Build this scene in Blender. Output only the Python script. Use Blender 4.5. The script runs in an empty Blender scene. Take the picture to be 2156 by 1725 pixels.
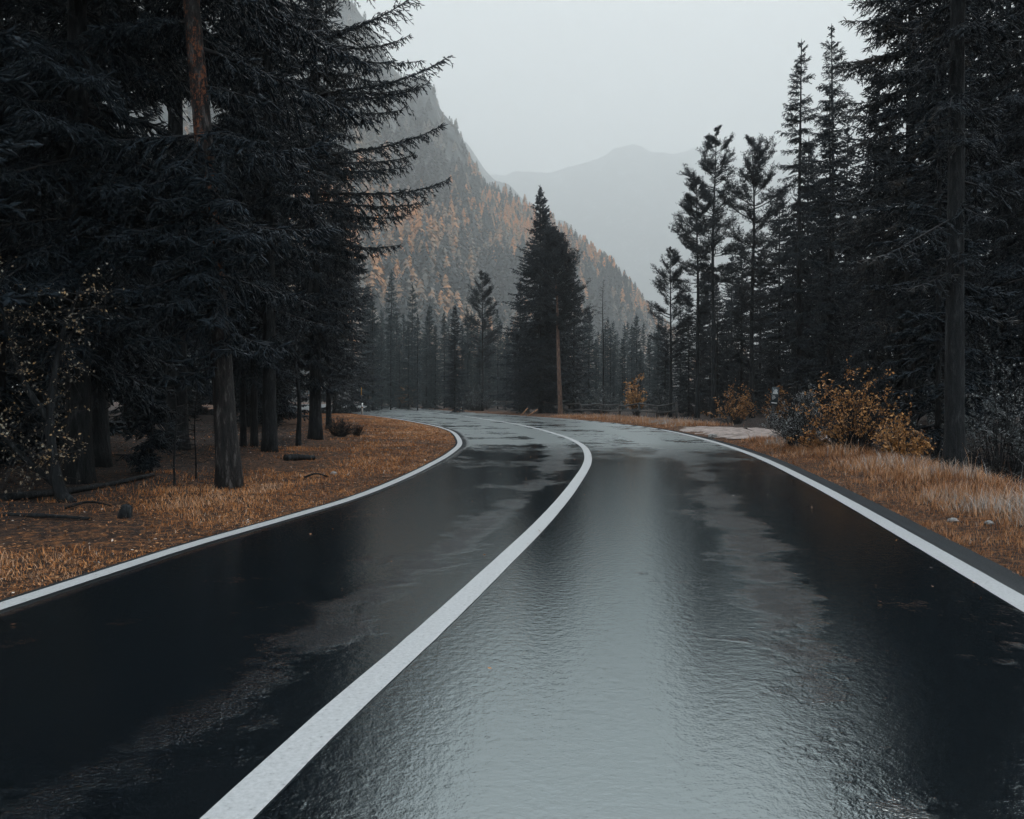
import bpy, math, random
import numpy as np

# ------------------------------------------------------------------ camera, sky, sun
sc = bpy.context.scene
C = sc.collection
F = 1725.0                      # focal length in units of a 2156 wide frame
CX, HY, CAMH = 1078.0, 840.0, 1.4
cam_d = bpy.data.cameras.new('camera')
cam = bpy.data.objects.new('camera', cam_d); C.objects.link(cam)
cam_d.sensor_width = 36.0; cam_d.lens = 36.0 * F / 2156.0
cam_d.clip_start = 0.05; cam_d.clip_end = 20000
cam.location = (0, 0, CAMH)
cam.rotation_euler = (math.radians(90) - math.atan(22.5 / F), 0, 0)
sc.camera = cam

SUN_EL, SUN_AZ = 58.0, 25.0     # overcast sun, high, a little to the right of the view
w = bpy.data.worlds.new("World"); sc.world = w; w.use_nodes = True
nt = w.node_tree; nt.nodes.clear()
def N(t, typ, **kw):
    n = t.nodes.new(typ)
    for k, v in kw.items(): setattr(n, k, v)
    return n
sky = N(nt, 'ShaderNodeTexSky', sky_type='NISHITA'); sky.sun_disc = False
sky.sun_elevation = math.radians(SUN_EL); sky.sun_rotation = math.radians(SUN_AZ)
sky.air_density = 1.0; sky.dust_density = 4.0
hs = N(nt, 'ShaderNodeHueSaturation'); hs.inputs['Saturation'].default_value = 0.25
geo = N(nt, 'ShaderNodeTexCoord'); sep = N(nt, 'ShaderNodeSeparateXYZ')
ramp = N(nt, 'ShaderNodeValToRGB')
e = ramp.color_ramp.elements
e[0].position = 0.0; e[0].color = (7.1, 7.35, 7.4, 1)
e[1].position = 1.0; e[1].color = (17.5, 20.8, 23.4, 1)
m = e.new(0.48); m.color = (6.9, 7.15, 7.2, 1)
nz = N(nt, 'ShaderNodeTexNoise'); nz.inputs['Scale'].default_value = 2.2; nz.inputs['Detail'].default_value = 4
mp = N(nt, 'ShaderNodeMapping'); mp.inputs['Scale'].default_value = (1, 1, 4)
mr = N(nt, 'ShaderNodeMapRange'); mr.inputs['To Min'].default_value = 0.93; mr.inputs['To Max'].default_value = 1.07
mul = N(nt, 'ShaderNodeVectorMath', operation='SCALE')
mix = N(nt, 'ShaderNodeMix', data_type='RGBA'); mix.inputs['Factor'].default_value = 0.85
bg = N(nt, 'ShaderNodeBackground'); bg.inputs['Strength'].default_value = 0.1
out = N(nt, 'ShaderNodeOutputWorld')
L = nt.links.new
L(sky.outputs[0], hs.inputs['Color']); L(geo.outputs['Generated'], sep.inputs[0]); L(sep.outputs['Z'], ramp.inputs[0])
L(geo.outputs['Generated'], mp.inputs[0]); L(mp.outputs[0], nz.inputs['Vector']); L(nz.outputs[0], mr.inputs['Value'])
L(ramp.outputs[0], mul.inputs[0]); L(mr.outputs[0], mul.inputs['Scale'])
L(hs.outputs[0], mix.inputs['A']); L(mul.outputs[0], mix.inputs['B'])
L(mix.outputs['Result'], bg.inputs[0]); L(bg.outputs[0], out.inputs[0])

sd = bpy.data.lights.new('sun', 'SUN'); sd.energy = 1.5; sd.angle = math.radians(18); sd.color = (1, 0.96, 0.9)
so = bpy.data.objects.new('sun', sd); C.objects.link(so)
so.rotation_euler = (math.radians(90 - SUN_EL), 0, math.radians(180 - SUN_AZ))
so.location = (0, 0, 60)

sc.view_settings.view_transform = 'Standard'; sc.view_settings.look = 'None'
sc.view_settings.exposure = 0.52; sc.view_settings.gamma = 1.0
sc.render.engine = 'CYCLES'
cy = sc.cycles
cy.use_denoising = True
cy.use_adaptive_sampling = True; cy.adaptive_threshold = 0.03
cy.max_bounces = 4; cy.diffuse_bounces = 1; cy.glossy_bounces = 2; cy.transmission_bounces = 1; cy.volume_bounces = 1
cy.sample_clamp_indirect = 5.0

HAZE_DENSITY = 0.00041

# ------------------------------------------------------------------ helpers
def G(px, py, z=0.0):
    """ground point seen at (px, py) of a 2156 x 1725 frame"""
    Y = (CAMH - z) * F / (py - HY)
    return np.array([(px - CX) / F * Y, Y, z])
def at(px, py, Y):
    return np.array([(px - CX) / F * Y, Y, CAMH + (HY - py) / F * Y])

def props(o, label=None, cat=None, group=None, kind=None):
    if label: o['label'] = label
    if cat: o['category'] = cat
    if group: o['group'] = group
    if kind: o['kind'] = kind
    return o
def link(name, me, mats, parent=None):
    o = bpy.data.objects.new(name, me); C.objects.link(o)
    if mats is not None and len(me.materials) == 0:
        for mm in (mats if isinstance(mats, (list, tuple)) else [mats]): me.materials.append(mm)
    if parent is not None: o.parent = parent
    return o
def empty(name, loc, label, cat, group=None, rz=0.0, s=1.0):
    o = bpy.data.objects.new(name, None); C.objects.link(o)
    o.empty_display_size = 0.3
    o.location = loc; o.rotation_euler = (0, 0, rz); o.scale = (s, s, s)
    return props(o, label, cat, group)

def mesh(name, V, polys, mat_idx=None, attrs=None, smooth=False):
    """polys: list of int arrays (n, k)"""
    me = bpy.data.meshes.new(name)
    V = np.asarray(V, dtype=np.float32)
    polys = [p for p in polys if len(p)]
    tot = np.concatenate([np.full(len(p), p.shape[1], np.int32) for p in polys])
    idx = np.concatenate([p.reshape(-1) for p in polys]).astype(np.int32)
    start = np.zeros(len(tot), np.int32); start[1:] = np.cumsum(tot)[:-1]
    me.vertices.add(len(V)); me.vertices.foreach_set('co', V.reshape(-1))
    me.loops.add(len(idx)); me.loops.foreach_set('vertex_index', idx)
    me.polygons.add(len(tot)); me.polygons.foreach_set('loop_start', start); me.polygons.foreach_set('loop_total', tot)
    if mat_idx is not None:
        me.polygons.foreach_set('material_index', np.asarray(mat_idx, np.int32))
    if smooth: me.polygons.foreach_set('use_smooth', np.ones(len(tot), bool))
    me.update(calc_edges=True)
    for k, a in (attrs or {}).items():
        at_ = me.attributes.new(k, 'FLOAT', 'POINT'); at_.data.foreach_set('value', np.asarray(a, np.float32))
    return me

def unit(v):
    return v / np.maximum(np.linalg.norm(v, axis=-1, keepdims=True), 1e-9)
def frames(d):
    a = np.where(np.abs(d[:, 2:3]) > 0.9, np.array([[1., 0, 0]]), np.array([[0, 0, 1.]]))
    u = unit(np.cross(d, a)); v = np.cross(d, u)
    return u, v

def spindle_geo(P, Q, r, rng, off=0):
    """needle covered twigs: three sided spindles"""
    n = len(P); d = unit(Q - P); u, v = frames(d)
    ang = rng.uniform(0, 6.28, n)
    rings = []
    for s, k in ((0.0, 0.55), (0.45, 1.0)):
        c = P + (Q - P) * s
        for j in range(3):
            a = ang + j * 2.0944
            rr = (r * k * rng.uniform(0.7, 1.3, n))[:, None]
            rings.append(c + rr * (np.cos(a)[:, None] * u + np.sin(a)[:, None] * v))
    V = np.stack(rings + [Q], 1).reshape(-1, 3)
    b = (np.arange(n) * 7 + off)[:, None]
    q = np.concatenate([b + np.array([[j, (j + 1) % 3, 3 + (j + 1) % 3, 3 + j]]) for j in range(3)])
    t = np.concatenate([b + np.array([[3 + j, 3 + (j + 1) % 3, 6]]) for j in range(3)])
    return V, q, t
def seg_geo(P, Q, rp, rq, off=0, k=5):
    n = len(P); d = unit(Q - P); u, v = frames(d)
    A = [(math.cos(2 * math.pi * j / k), math.sin(2 * math.pi * j / k)) for j in range(k)]
    r0 = [P + rp[:, None] * (c * u + s * v) for c, s in A]
    r1 = [Q + rq[:, None] * (c * u + s * v) for c, s in A]
    V = np.stack(r0 + r1, 1).reshape(-1, 3)
    b = (np.arange(n) * 2 * k + off)[:, None]
    q = np.concatenate([b + np.array([[j, (j + 1) % k, k + (j + 1) % k, k + j]]) for j in range(k)])
    return V, q
def tube(pts, rad, k=12, cap=True, jit=0.0, rng=None):
    pts = np.asarray(pts, float); rad = np.asarray(rad, float); n = len(pts)
    d = unit(np.gradient(pts, axis=0)); u = unit(np.cross(d, np.array([0.13, 1.0, 0.07]))); v = np.cross(d, u)
    V = []
    for j in range(k):
        a = 2 * math.pi * j / k
        rr = rad * (1 + (rng.uniform(-jit, jit, n) if jit else 0))
        V.append(pts + rr[:, None] * (math.cos(a) * u + math.sin(a) * v))
    V = np.stack(V, 1).reshape(-1, 3)
    q = []
    for i in range(n - 1):
        for j in range(k):
            q.append((i * k + j, i * k + (j + 1) % k, (i + 1) * k + (j + 1) % k, (i + 1) * k + j))
    polys = [np.array(q)]
    if cap: polys.append(np.array([[(n - 1) * k + j for j in range(k)]])); polys.append(np.array([[k - 1 - j for j in range(k)]]))
    return V, polys
def box_geo(c, s, R=None):
    c = np.asarray(c, float); h = np.asarray(s, float) / 2
    V = np.array([[x, y, z] for x in (-1, 1) for y in (-1, 1) for z in (-1, 1)], float) * h
    if R is not None: V = V @ np.asarray(R).T
    f = np.array([[0, 1, 3, 2], [4, 6, 7, 5], [0, 4, 5, 1], [2, 3, 7, 6], [0, 2, 6, 4], [1, 5, 7, 3]])
    return V + c, f
def join_boxes(name, boxes):
    VV, FF, o = [], [], 0
    for b in boxes:
        V, f = box_geo(*b); VV.append(V); FF.append(f + o); o += len(V)
    return mesh(name, np.concatenate(VV), [np.concatenate(FF)])
def beam_geo(a, b, wdt, hgt, rng=None):
    a = np.asarray(a, float); b = np.asarray(b, float); d = b - a; Ln = np.linalg.norm(d); d = d / Ln
    s = unit(np.cross(d, [0, 0, 1.0])); t = np.cross(s, d)
    return (a + b) / 2, (Ln, wdt, hgt), np.stack([d, s, t], 1)

_h = np.random.default_rng(77).random((256, 256))
def vnoise(x, y):
    x = np.asarray(x, float); y = np.asarray(y, float)
    xi = np.floor(x).astype(int); yi = np.floor(y).astype(int); fx = x - xi; fy = y - yi
    fx = fx * fx * (3 - 2 * fx); fy = fy * fy * (3 - 2 * fy)
    g = lambda a, b: _h[a & 255, b & 255]
    return (g(xi, yi) * (1 - fx) + g(xi + 1, yi) * fx) * (1 - fy) + (g(xi, yi + 1) * (1 - fx) + g(xi + 1, yi + 1) * fx) * fy
def fbm(x, y, o=4):
    s = 0; a = 0.5
    for i in range(o):
        s = s + a * (vnoise(x * 2 ** i + 17 * i, y * 2 ** i + 31 * i) * 2 - 1); a *= 0.5
    return s

# ------------------------------------------------------------------ materials
def mat(name):
    mm = bpy.data.materials.new(name); mm.use_nodes = True
    t = mm.node_tree; b = t.nodes['Principled BSDF']
    return mm, t, b
def noise(t, scale, detail=4, rough=0.6, coord='Object', stretch=None):
    tc = t.nodes.new('ShaderNodeTexCoord'); n = t.nodes.new('ShaderNodeTexNoise')
    n.inputs['Scale'].default_value = scale; n.inputs['Detail'].default_value = detail; n.inputs['Roughness'].default_value = rough
    if stretch:
        m_ = t.nodes.new('ShaderNodeMapping'); m_.inputs['Scale'].default_value = stretch
        t.links.new(tc.outputs[coord], m_.inputs[0]); t.links.new(m_.outputs[0], n.inputs['Vector'])
    else: t.links.new(tc.outputs[coord], n.inputs['Vector'])
    return n
def ramp_n(t, src, stops, interp='LINEAR'):
    r = t.nodes.new('ShaderNodeValToRGB'); r.color_ramp.interpolation = interp
    els = r.color_ramp.elements
    els[0].position, els[0].color = stops[0][0], tuple(stops[0][1]) + (1,)
    els[1].position, els[1].color = stops[-1][0], tuple(stops[-1][1]) + (1,)
    for p, c in stops[1:-1]:
        x = els.new(p); x.color = tuple(c) + (1,)
    t.links.new(src, r.inputs[0]); return r
def bump(t, b, src, strength, dist):
    bn = t.nodes.new('ShaderNodeBump'); bn.inputs['Strength'].default_value = strength; bn.inputs['Distance'].default_value = dist
    t.links.new(src, bn.inputs['Height']); t.links.new(bn.outputs[0], b.inputs['Normal']); return bn
def simple(name, stops, scale, rough=0.8, detail=4, coord='Object', bmp=0, bd=0.02, stretch=None, spec=0.3):
    mm, t, b = mat(name); n = noise(t, scale, detail, 0.6, coord, stretch)
    r = ramp_n(t, n.outputs[0], stops); t.links.new(r.outputs[0], b.inputs['Base Color'])
    b.inputs['Roughness'].default_value = rough; b.inputs['Specular IOR Level'].default_value = spec
    if bmp: bump(t, b, n.outputs[0], bmp, bd)
    return mm

M_needle = simple('spruce_needles', [(0.3, (0.005, 0.011, 0.017)), (0.55, (0.009, 0.018, 0.027)), (0.74, (0.028, 0.040, 0.052))], 1.3, 0.6, spec=0.25)
M_needle_haze = simple('haze_paled_needles', [(0.3, (0.022, 0.038, 0.045)), (0.55, (0.042, 0.062, 0.070)), (0.74, (0.08, 0.10, 0.105))], 1.0, 0.7, spec=0.25)  # needles paled and greyed: haze painted into the colour of the distant trees
M_needle_brown = simple('spruce_needles_with_brown_tips', [(0.35, (0.007, 0.012, 0.017)), (0.56, (0.013, 0.020, 0.027)), (0.70, (0.075, 0.064, 0.055))], 0.9, 0.6, spec=0.25)
M_pine = simple('pine_needles', [(0.3, (0.007, 0.012, 0.017)), (0.7, (0.017, 0.026, 0.034))], 1.5, 0.6, spec=0.25)
M_twig = simple('dark_twig_bark', [(0.3, (0.013, 0.015, 0.018)), (0.7, (0.032, 0.032, 0.034))], 8, 0.85)
def bark(name, stops, sc_, extra=None):
    mm, t, b = mat(name)
    n = noise(t, sc_, 6, 0.65, 'Object', (1, 1, 0.22)); n2 = noise(t, 1.7, 3)
    r = ramp_n(t, n.outputs[0], stops); last = r.outputs[0]
    if extra:
        r2 = ramp_n(t, n2.outputs[0], [(extra[1], (0, 0, 0)), (extra[1] + 0.08, (1, 1, 1))])
        mx = t.nodes.new('ShaderNodeMix'); mx.data_type = 'RGBA'; mx.inputs['B'].default_value = tuple(extra[0]) + (1,)
        ml = t.nodes.new('ShaderNodeMath'); ml.operation = 'MULTIPLY'
        tc = t.nodes.new('ShaderNodeTexCoord'); sp_ = t.nodes.new('ShaderNodeSeparateXYZ'); t.links.new(tc.outputs['Object'], sp_.inputs[0])
        hi = t.nodes.new('ShaderNodeMapRange'); hi.inputs['From Min'].default_value = 2.9; hi.inputs['From Max'].default_value = 3.6; t.links.new(sp_.outputs['Z'], hi.inputs['Value'])
        n4 = noise(t, 22, 5, 0.75, 'Object', (1, 1, 0.55)); r3 = ramp_n(t, n4.outputs[0], [(0.49, (0, 0, 0)), (0.60, (1, 1, 1))])
        t.links.new(r2.outputs[0], ml.inputs[0]); t.links.new(hi.outputs[0], ml.inputs[1])
        ml2 = t.nodes.new('ShaderNodeMath'); ml2.operation = 'MULTIPLY'; t.links.new(ml.outputs[0], ml2.inputs[0]); t.links.new(r3.outputs[0], ml2.inputs[1])
        t.links.new(ml2.outputs[0], mx.inputs['Factor']); t.links.new(last, mx.inputs['A']); last = mx.outputs['Result']
    t.links.new(last, b.inputs['Base Color']); b.inputs['Roughness'].default_value = 0.85; b.inputs['Specular IOR Level'].default_value = 0.35
    bump(t, b, n.outputs[0], 1.0, 0.06)
    return mm
M_bark = bark('wet_spruce_bark', [(0.38, (0.004, 0.006, 0.008)), (0.56, (0.011, 0.014, 0.017)), (0.72, (0.055, 0.06, 0.065))], 16)
M_bark_red = bark('bark_with_orange_lichen', [(0.38, (0.008, 0.009, 0.011)), (0.55, (0.024, 0.022, 0.022)), (0.70, (0.15, 0.14, 0.14))], 14, ((0.24, 0.085, 0.04), 0.46))
M_bark_pine = bark('reddish_pine_bark', [(0.35, (0.06, 0.042, 0.036)), (0.65, (0.24, 0.14, 0.10))], 10)

def tinted(name, stops, rough=0.7, attr='tint', spec=0.3, noise_mix=0.0):
    mm, t, b = mat(name)
    a = t.nodes.new('ShaderNodeAttribute'); a.attribute_name = attr
    r = ramp_n(t, a.outputs['Fac'], stops); t.links.new(r.outputs[0], b.inputs['Base Color'])
    b.inputs['Roughness'].default_value = rough; b.inputs['Specular IOR Level'].default_value = spec
    return mm
M_grass = tinted('dry_orange_grass', [(0.0, (0.05, 0.035, 0.03)), (0.3, (0.24, 0.09, 0.03)), (0.6, (0.56, 0.21, 0.06)), (0.8, (0.66, 0.31, 0.12)), (1.0, (0.62, 0.56, 0.5))])
M_straw = tinted('dry_tall_grass', [(0.0, (0.08, 0.05, 0.04)), (0.35, (0.36, 0.14, 0.05)), (0.6, (0.55, 0.27, 0.12)), (0.85, (0.50, 0.40, 0.33)), (1.0, (0.44, 0.44, 0.44))])
M_leaf_y = tinted('yellow_autumn_leaves', [(0.0, (0.10, 0.055, 0.03)), (0.45, (0.34, 0.155, 0.05)), (1.0, (0.68, 0.34, 0.12))], 0.5)
M_leaf_p = tinted('pale_autumn_leaves', [(0.0, (0.05, 0.05, 0.05)), (0.5, (0.17, 0.155, 0.13)), (0.8, (0.36, 0.23, 0.11)), (1.0, (0.40, 0.37, 0.30))], 0.45)
M_leaf_g = tinted('grey_green_leaves', [(0.0, (0.03, 0.038, 0.042)), (0.6, (0.10, 0.115, 0.12)), (1.0, (0.30, 0.31, 0.31))], 0.45)
M_leaf_r = tinted('rusty_leaves', [(0.0, (0.05, 0.04, 0.04)), (0.6, (0.16, 0.10, 0.07)), (1.0, (0.38, 0.22, 0.13))], 0.55)
M_litter = tinted('fallen_leaf_colours', [(0.0, (0.06, 0.04, 0.03)), (0.5, (0.40, 0.16, 0.05)), (0.85, (0.5, 0.28, 0.14)), (1.0, (0.75, 0.7, 0.66))], 0.6)
M_hill = tinted('hillside_tree_foliage', [(0.0, (0.022, 0.033, 0.037)), (0.4, (0.05, 0.062, 0.064)), (0.52, (0.19, 0.185, 0.17)), (0.68, (0.30, 0.22, 0.16)), (0.8, (0.60, 0.28, 0.12)), (1.0, (0.80, 0.31, 0.09))], 0.8)

# ------------------------------------------------------------------ road lines (frame points -> ground)
def catmull(P, n=14):
    P = np.asarray(P, float); Q = np.vstack([2 * P[0] - P[1], P, 2 * P[-1] - P[-2]]); outp = []
    for i in range(1, len(Q) - 2):
        p0, p1, p2, p3 = Q[i - 1:i + 3]
        d1 = max(np.linalg.norm(p2 - p1), 1e-6) ** 0.5; d0 = max(np.linalg.norm(p1 - p0), 1e-6) ** 0.5; d2 = max(np.linalg.norm(p3 - p2), 1e-6) ** 0.5
        t0 = 0; t1 = d0; t2 = t1 + d1; t3 = t2 + d2
        for t in np.linspace(t1, t2, n, endpoint=False):
            a1 = (t1 - t) / (t1 - t0) * p0 + (t - t0) / (t1 - t0) * p1
            a2 = (t2 - t) / (t2 - t1) * p1 + (t - t1) / (t2 - t1) * p2
            a3 = (t3 - t) / (t3 - t2) * p2 + (t - t2) / (t3 - t2) * p3
            b1 = (t2 - t) / (t2 - t0) * a1 + (t - t0) / (t2 - t0) * a2
            b2 = (t3 - t) / (t3 - t1) * a2 + (t - t1) / (t3 - t1) * a3
            outp.append((t2 - t) / (t2 - t1) * b1 + (t - t1) / (t2 - t1) * b2)
    outp.append(P[-1]); return np.array(outp)
LEFT_I = [(0, 1278), (200, 1213), (400, 1149), (600, 1092), (740, 1050), (830, 1015), (900, 982), (950, 953), (968, 934), (958, 914), (930, 901), (880, 890), (820, 880), (760, 873), (690, 867), (600, 861.5), (480, 857)]
MID_I = [(480, 1725), (700, 1514), (900, 1334), (1050, 1192), (1150, 1093), (1210, 1020), (1238, 970), (1232, 945), (1208, 928), (1160, 911), (1100, 896), (1000, 880), (900, 868.5), (820, 861.5), (760, 857), (690, 853.8), (600, 851)]
RIGHT_I = [(2156, 1272), (2000, 1181), (1800, 1066), (1700, 1012), (1600, 964), (1500, 930), (1400, 906.5), (1300, 893), (1200, 883.5), (1100, 876.5), (960, 867), (850, 858), (770, 853), (690, 849.6), (600, 847)]
def ground_line(I):
    P = np.array([G(x, y) for x, y in catmull(I)])
    d = unit(P[0] - P[2]); back = [P[0] + d * s for s in np.arange(40, 0, -1.0)]
    P = np.vstack([back, P])
    keep = [0]
    for i in range(1, len(P)):                       # thin out to about 0.25 m
        if np.linalg.norm(P[i] - P[keep[-1]]) > 0.2: keep.append(i)
    return P[keep]
LL, ML, RL = ground_line(LEFT_I), ground_line(MID_I), ground_line(RIGHT_I)
def to_line(P, Ln):
    """nearest point index, distance and cross sign against a polyline"""
    P = np.asarray(P, float)[:, :2]; T = np.gradient(Ln[:, :2], axis=0)
    D = np.empty(len(P)); S = np.empty(len(P)); Ix = np.empty(len(P), int)
    for a in range(0, len(P), 4000):
        p = P[a:a + 4000]; d2 = ((p[:, None, :] - Ln[None, :, :2]) ** 2).sum(2); i = d2.argmin(1)
        q = Ln[i, :2]; t = unit(T[i]); r = p - q
        c = t[:, 0] * r[:, 1] - t[:, 1] * r[:, 0]
        along = np.abs((t * r).sum(1))
        D[a:a + 4000] = np.where((along < 0.6), np.abs(c), np.sqrt(d2.min(1))); S[a:a + 4000] = c; Ix[a:a + 4000] = i
    return Ix, D, S
def verge(x, y):
    """signed distances outside the asphalt: (left, right); negative = on the road side"""
    P = np.stack([x, y], 1); _, dl, sl = to_line(P, LL); _, dr, sr = to_line(P, RL)
    L_ = np.where(sl > 0, dl, -dl) - 0.14; R_ = np.where(sr < 0, dr, -dr) - 0.36
    # a point beyond one edge is only beyond that one
    L2 = np.where((R_ > 0) & (dr < dl), -dl, L_); R2 = np.where((L_ > 0) & (dl <= dr), -dr, R_)
    return L2, R2
def sstep(a, b, x):
    t = np.clip((x - a) / (b - a), 0, 1); return t * t * (3 - 2 * t)
def terrain(x, y):
    x = np.atleast_1d(np.asarray(x, float)); y = np.atleast_1d(np.asarray(y, float))
    l, r = verge(x, y)
    n = fbm(x * 0.35, y * 0.35, 4); n2 = fbm(x * 1.3 + 9, y * 1.3, 3)
    z = np.full(len(x), -0.03)
    zl = -0.015 + 0.07 * sstep(0, 1.2, l) + 0.10 * sstep(1, 7, l) + n * 0.22 * sstep(0.5, 6, l) + n2 * 0.05 * sstep(0.2, 1.5, l)
    near = 1 - sstep(22, 30, y)
    ditch = 0.10 * sstep(0, 1.2, r) - near * 0.85 * sstep(2.0, 4.4, r) + near * 0.35 * sstep(7, 13, r)
    zr = -0.015 + ditch + n * 0.15 * sstep(1, 6, r) + n2 * 0.05 * sstep(0.2, 1.5, r)
    z = np.where(l > 0, zl, np.where(r > 0, zr, z))
    far = sstep(60, 140, np.hypot(x, y))
    return z * (1 - far) + far * np.where((l > 0) | (r > 0), 0.0, -0.05)
def tz(x, y): return float(terrain([x], [y])[0])

# ------------------------------------------------------------------ ground sheet
def axis(a, b, step, lo, hi, grow=1.25):
    v = list(np.arange(a, b + 1e-6, step)); s = step; p = v[-1]
    while p < hi: s *= grow; p += s; v.append(min(p, hi))
    s = step; p = v[0]
    while p > lo: s *= grow; p -= s; v.insert(0, max(p, lo))
    return np.array(v)
gx = axis(-18, 22, 0.3, -7000, 7000); gy = axis(-2, 50, 0.3, -1400, 7300)
XX, YY = np.meshgrid(gx, gy, indexing='ij'); ZZ = terrain(XX.ravel(), YY.ravel())
nx, ny = XX.shape
ii = np.arange(nx * ny).reshape(nx, ny)
quads = np.stack([ii[:-1, :-1], ii[1:, :-1], ii[1:, 1:], ii[:-1, 1:]], -1).reshape(-1, 4)
lv, rv = verge(XX.ravel(), YY.ravel())
gm, t, b = mat('forest_floor')
n1 = noise(t, 0.55, 6, 0.65); n2 = noise(t, 9, 6, 0.75); n3 = noise(t, 60, 3, 0.7)
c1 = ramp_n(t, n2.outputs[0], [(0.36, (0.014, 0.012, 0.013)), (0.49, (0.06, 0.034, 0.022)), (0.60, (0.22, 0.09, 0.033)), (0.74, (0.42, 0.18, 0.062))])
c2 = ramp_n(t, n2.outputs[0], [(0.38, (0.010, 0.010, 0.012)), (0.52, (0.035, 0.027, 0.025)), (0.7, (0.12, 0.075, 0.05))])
a_ = t.nodes.new('ShaderNodeAttribute'); a_.attribute_name = 'verge'
ad = t.nodes.new('ShaderNodeMath'); ad.operation = 'ADD'; t.links.new(a_.outputs['Fac'], ad.inputs[0])
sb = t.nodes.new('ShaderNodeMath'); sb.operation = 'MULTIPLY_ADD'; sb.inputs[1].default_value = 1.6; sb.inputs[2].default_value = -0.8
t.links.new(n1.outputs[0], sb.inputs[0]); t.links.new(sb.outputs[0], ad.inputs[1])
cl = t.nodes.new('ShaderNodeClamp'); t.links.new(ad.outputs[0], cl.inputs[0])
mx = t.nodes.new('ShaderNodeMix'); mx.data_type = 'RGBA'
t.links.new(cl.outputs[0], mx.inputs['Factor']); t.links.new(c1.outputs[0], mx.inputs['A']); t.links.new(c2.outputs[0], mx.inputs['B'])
t.links.new(mx.outputs['Result'], b.inputs['Base Color']); b.inputs['Roughness'].default_value = 0.9; b.inputs['Specular IOR Level'].default_value = 0.2
addh = t.nodes.new('ShaderNodeMath'); addh.operation = 'MULTIPLY_ADD'; addh.inputs[1].default_value = 0.4
t.links.new(n3.outputs[0], addh.inputs[0]); t.links.new(n2.outputs[0], addh.inputs[2]); bump(t, b, addh.outputs[0], 1.0, 0.07)
vat = np.clip(np.where(lv > 0, (lv - 0.5 - 0.15 * np.clip(YY.ravel() - 7, 0, 60)) / 2.6, np.where(rv > 0, (rv - 2.4) / 1.5, 0)), 0, 1)  # litter replaces grass deeper in, its colour also darkened as shade under the trees
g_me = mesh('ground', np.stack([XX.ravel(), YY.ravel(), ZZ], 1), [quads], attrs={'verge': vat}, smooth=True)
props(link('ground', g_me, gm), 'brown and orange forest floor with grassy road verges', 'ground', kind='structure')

# ------------------------------------------------------------------ road
iL, _, _ = to_line(ML, LL); iR, _, _ = to_line(ML, RL)
iL = np.maximum.accumulate(iL); iR = np.maximum.accumulate(iR)
def smooth_idx(i, Ln):
    k = np.ones(9) / 9; f = np.convolve(np.pad(i.astype(float), 4, mode='edge'), k, 'valid')
    f = np.clip(f, 0, len(Ln) - 1); a = np.floor(f).astype(int); b2 = np.minimum(a + 1, len(Ln) - 1); w_ = (f - a)[:, None]
    return Ln[a] * (1 - w_) + Ln[b2] * w_
PL, PR = smooth_idx(iL, LL), smooth_idx(iR, RL)
PL = PL + unit(PL - ML) * 0.14; PR = PR + unit(PR - ML) * 0.36
rows, U, Vv = [], [], []
arc = np.concatenate([[0], np.cumsum(np.linalg.norm(np.diff(ML, axis=0), axis=1))])
lat = np.concatenate([np.linspace(-1, 0, 9), np.linspace(0, 1, 9)[1:]])
cols = [PL + np.array([0, 0, -0.12])]; us = [-1.0]
for s in lat:
    cols.append(ML + (PL - ML) * -s if s < 0 else ML + (PR - ML) * s); us.append(s)
cols.append(PR + np.array([0, 0, -0.12])); us.append(1.0)
RV = np.stack(cols, 1); nr, nc = RV.shape[:2]
ri = np.arange(nr * nc).reshape(nr, nc)
rq = np.stack([ri[:-1, :-1], ri[:-1, 1:], ri[1:, 1:], ri[1:, :-1]], -1).reshape(-1, 4)
r_me = mesh('road', RV.reshape(-1, 3), [rq], attrs={'lat': np.tile(us, nr), 'arc': np.repeat(arc, nc)})
rm, t, b = mat('wet_asphalt')
la = t.nodes.new('ShaderNodeAttribute'); la.attribute_name = 'lat'
def math_n(op, a, b_=None, c_=None):
    n = t.nodes.new('ShaderNodeMath'); n.operation = op
    for i, x in enumerate((a, b_, c_)):
        if x is None: continue
        if isinstance(x, (int, float)): n.inputs[i].default_value = x
        else: t.links.new(x, n.inputs[i])
    return n.outputs[0]
lane = math_n('ABSOLUTE', la.outputs['Fac'])
nA = noise(t, 0.32, 5, 0.62); nB = noise(t, 1.5, 5, 0.7); nC = noise(t, 70, 2, 0.55); nD = noise(t, 17, 4, 0.6); nE = noise(t, 7, 4, 0.7)
lat_ = la.outputs['Fac']; ar = t.nodes.new('ShaderNodeAttribute'); ar.attribute_name = 'arc'
def band(c, w_):          # worn, coarse strip between the wheel tracks
    q_ = math_n('DIVIDE', math_n('SUBTRACT', lat_, c), w_); return math_n('POWER', 2.718, math_n('MULTIPLY', math_n('MULTIPLY', q_, q_), -1.0))
farr = t.nodes.new('ShaderNodeMapRange'); farr.inputs['From Min'].default_value = 52; farr.inputs['From Max'].default_value = 64; t.links.new(ar.outputs['Fac'], farr.inputs['Value'])
wet = math_n('MULTIPLY_ADD', nA.outputs[0], 1.3, math_n('MULTIPLY_ADD', nB.outputs[0], 0.8, math_n('MULTIPLY', nE.outputs[0], 0.45)))
wet = math_n('ADD', wet, math_n('MULTIPLY_ADD', farr.outputs[0], -0.38, -0.50))
wet = math_n('ADD', wet, math_n('MULTIPLY', math_n('ADD', band(0.52, 0.07), band(-0.2, 0.09)), -0.30))
seam = t.nodes.new('ShaderNodeMapRange'); seam.inputs['From Min'].default_value = 0.012; seam.inputs['From Max'].default_value = 0.035
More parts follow.
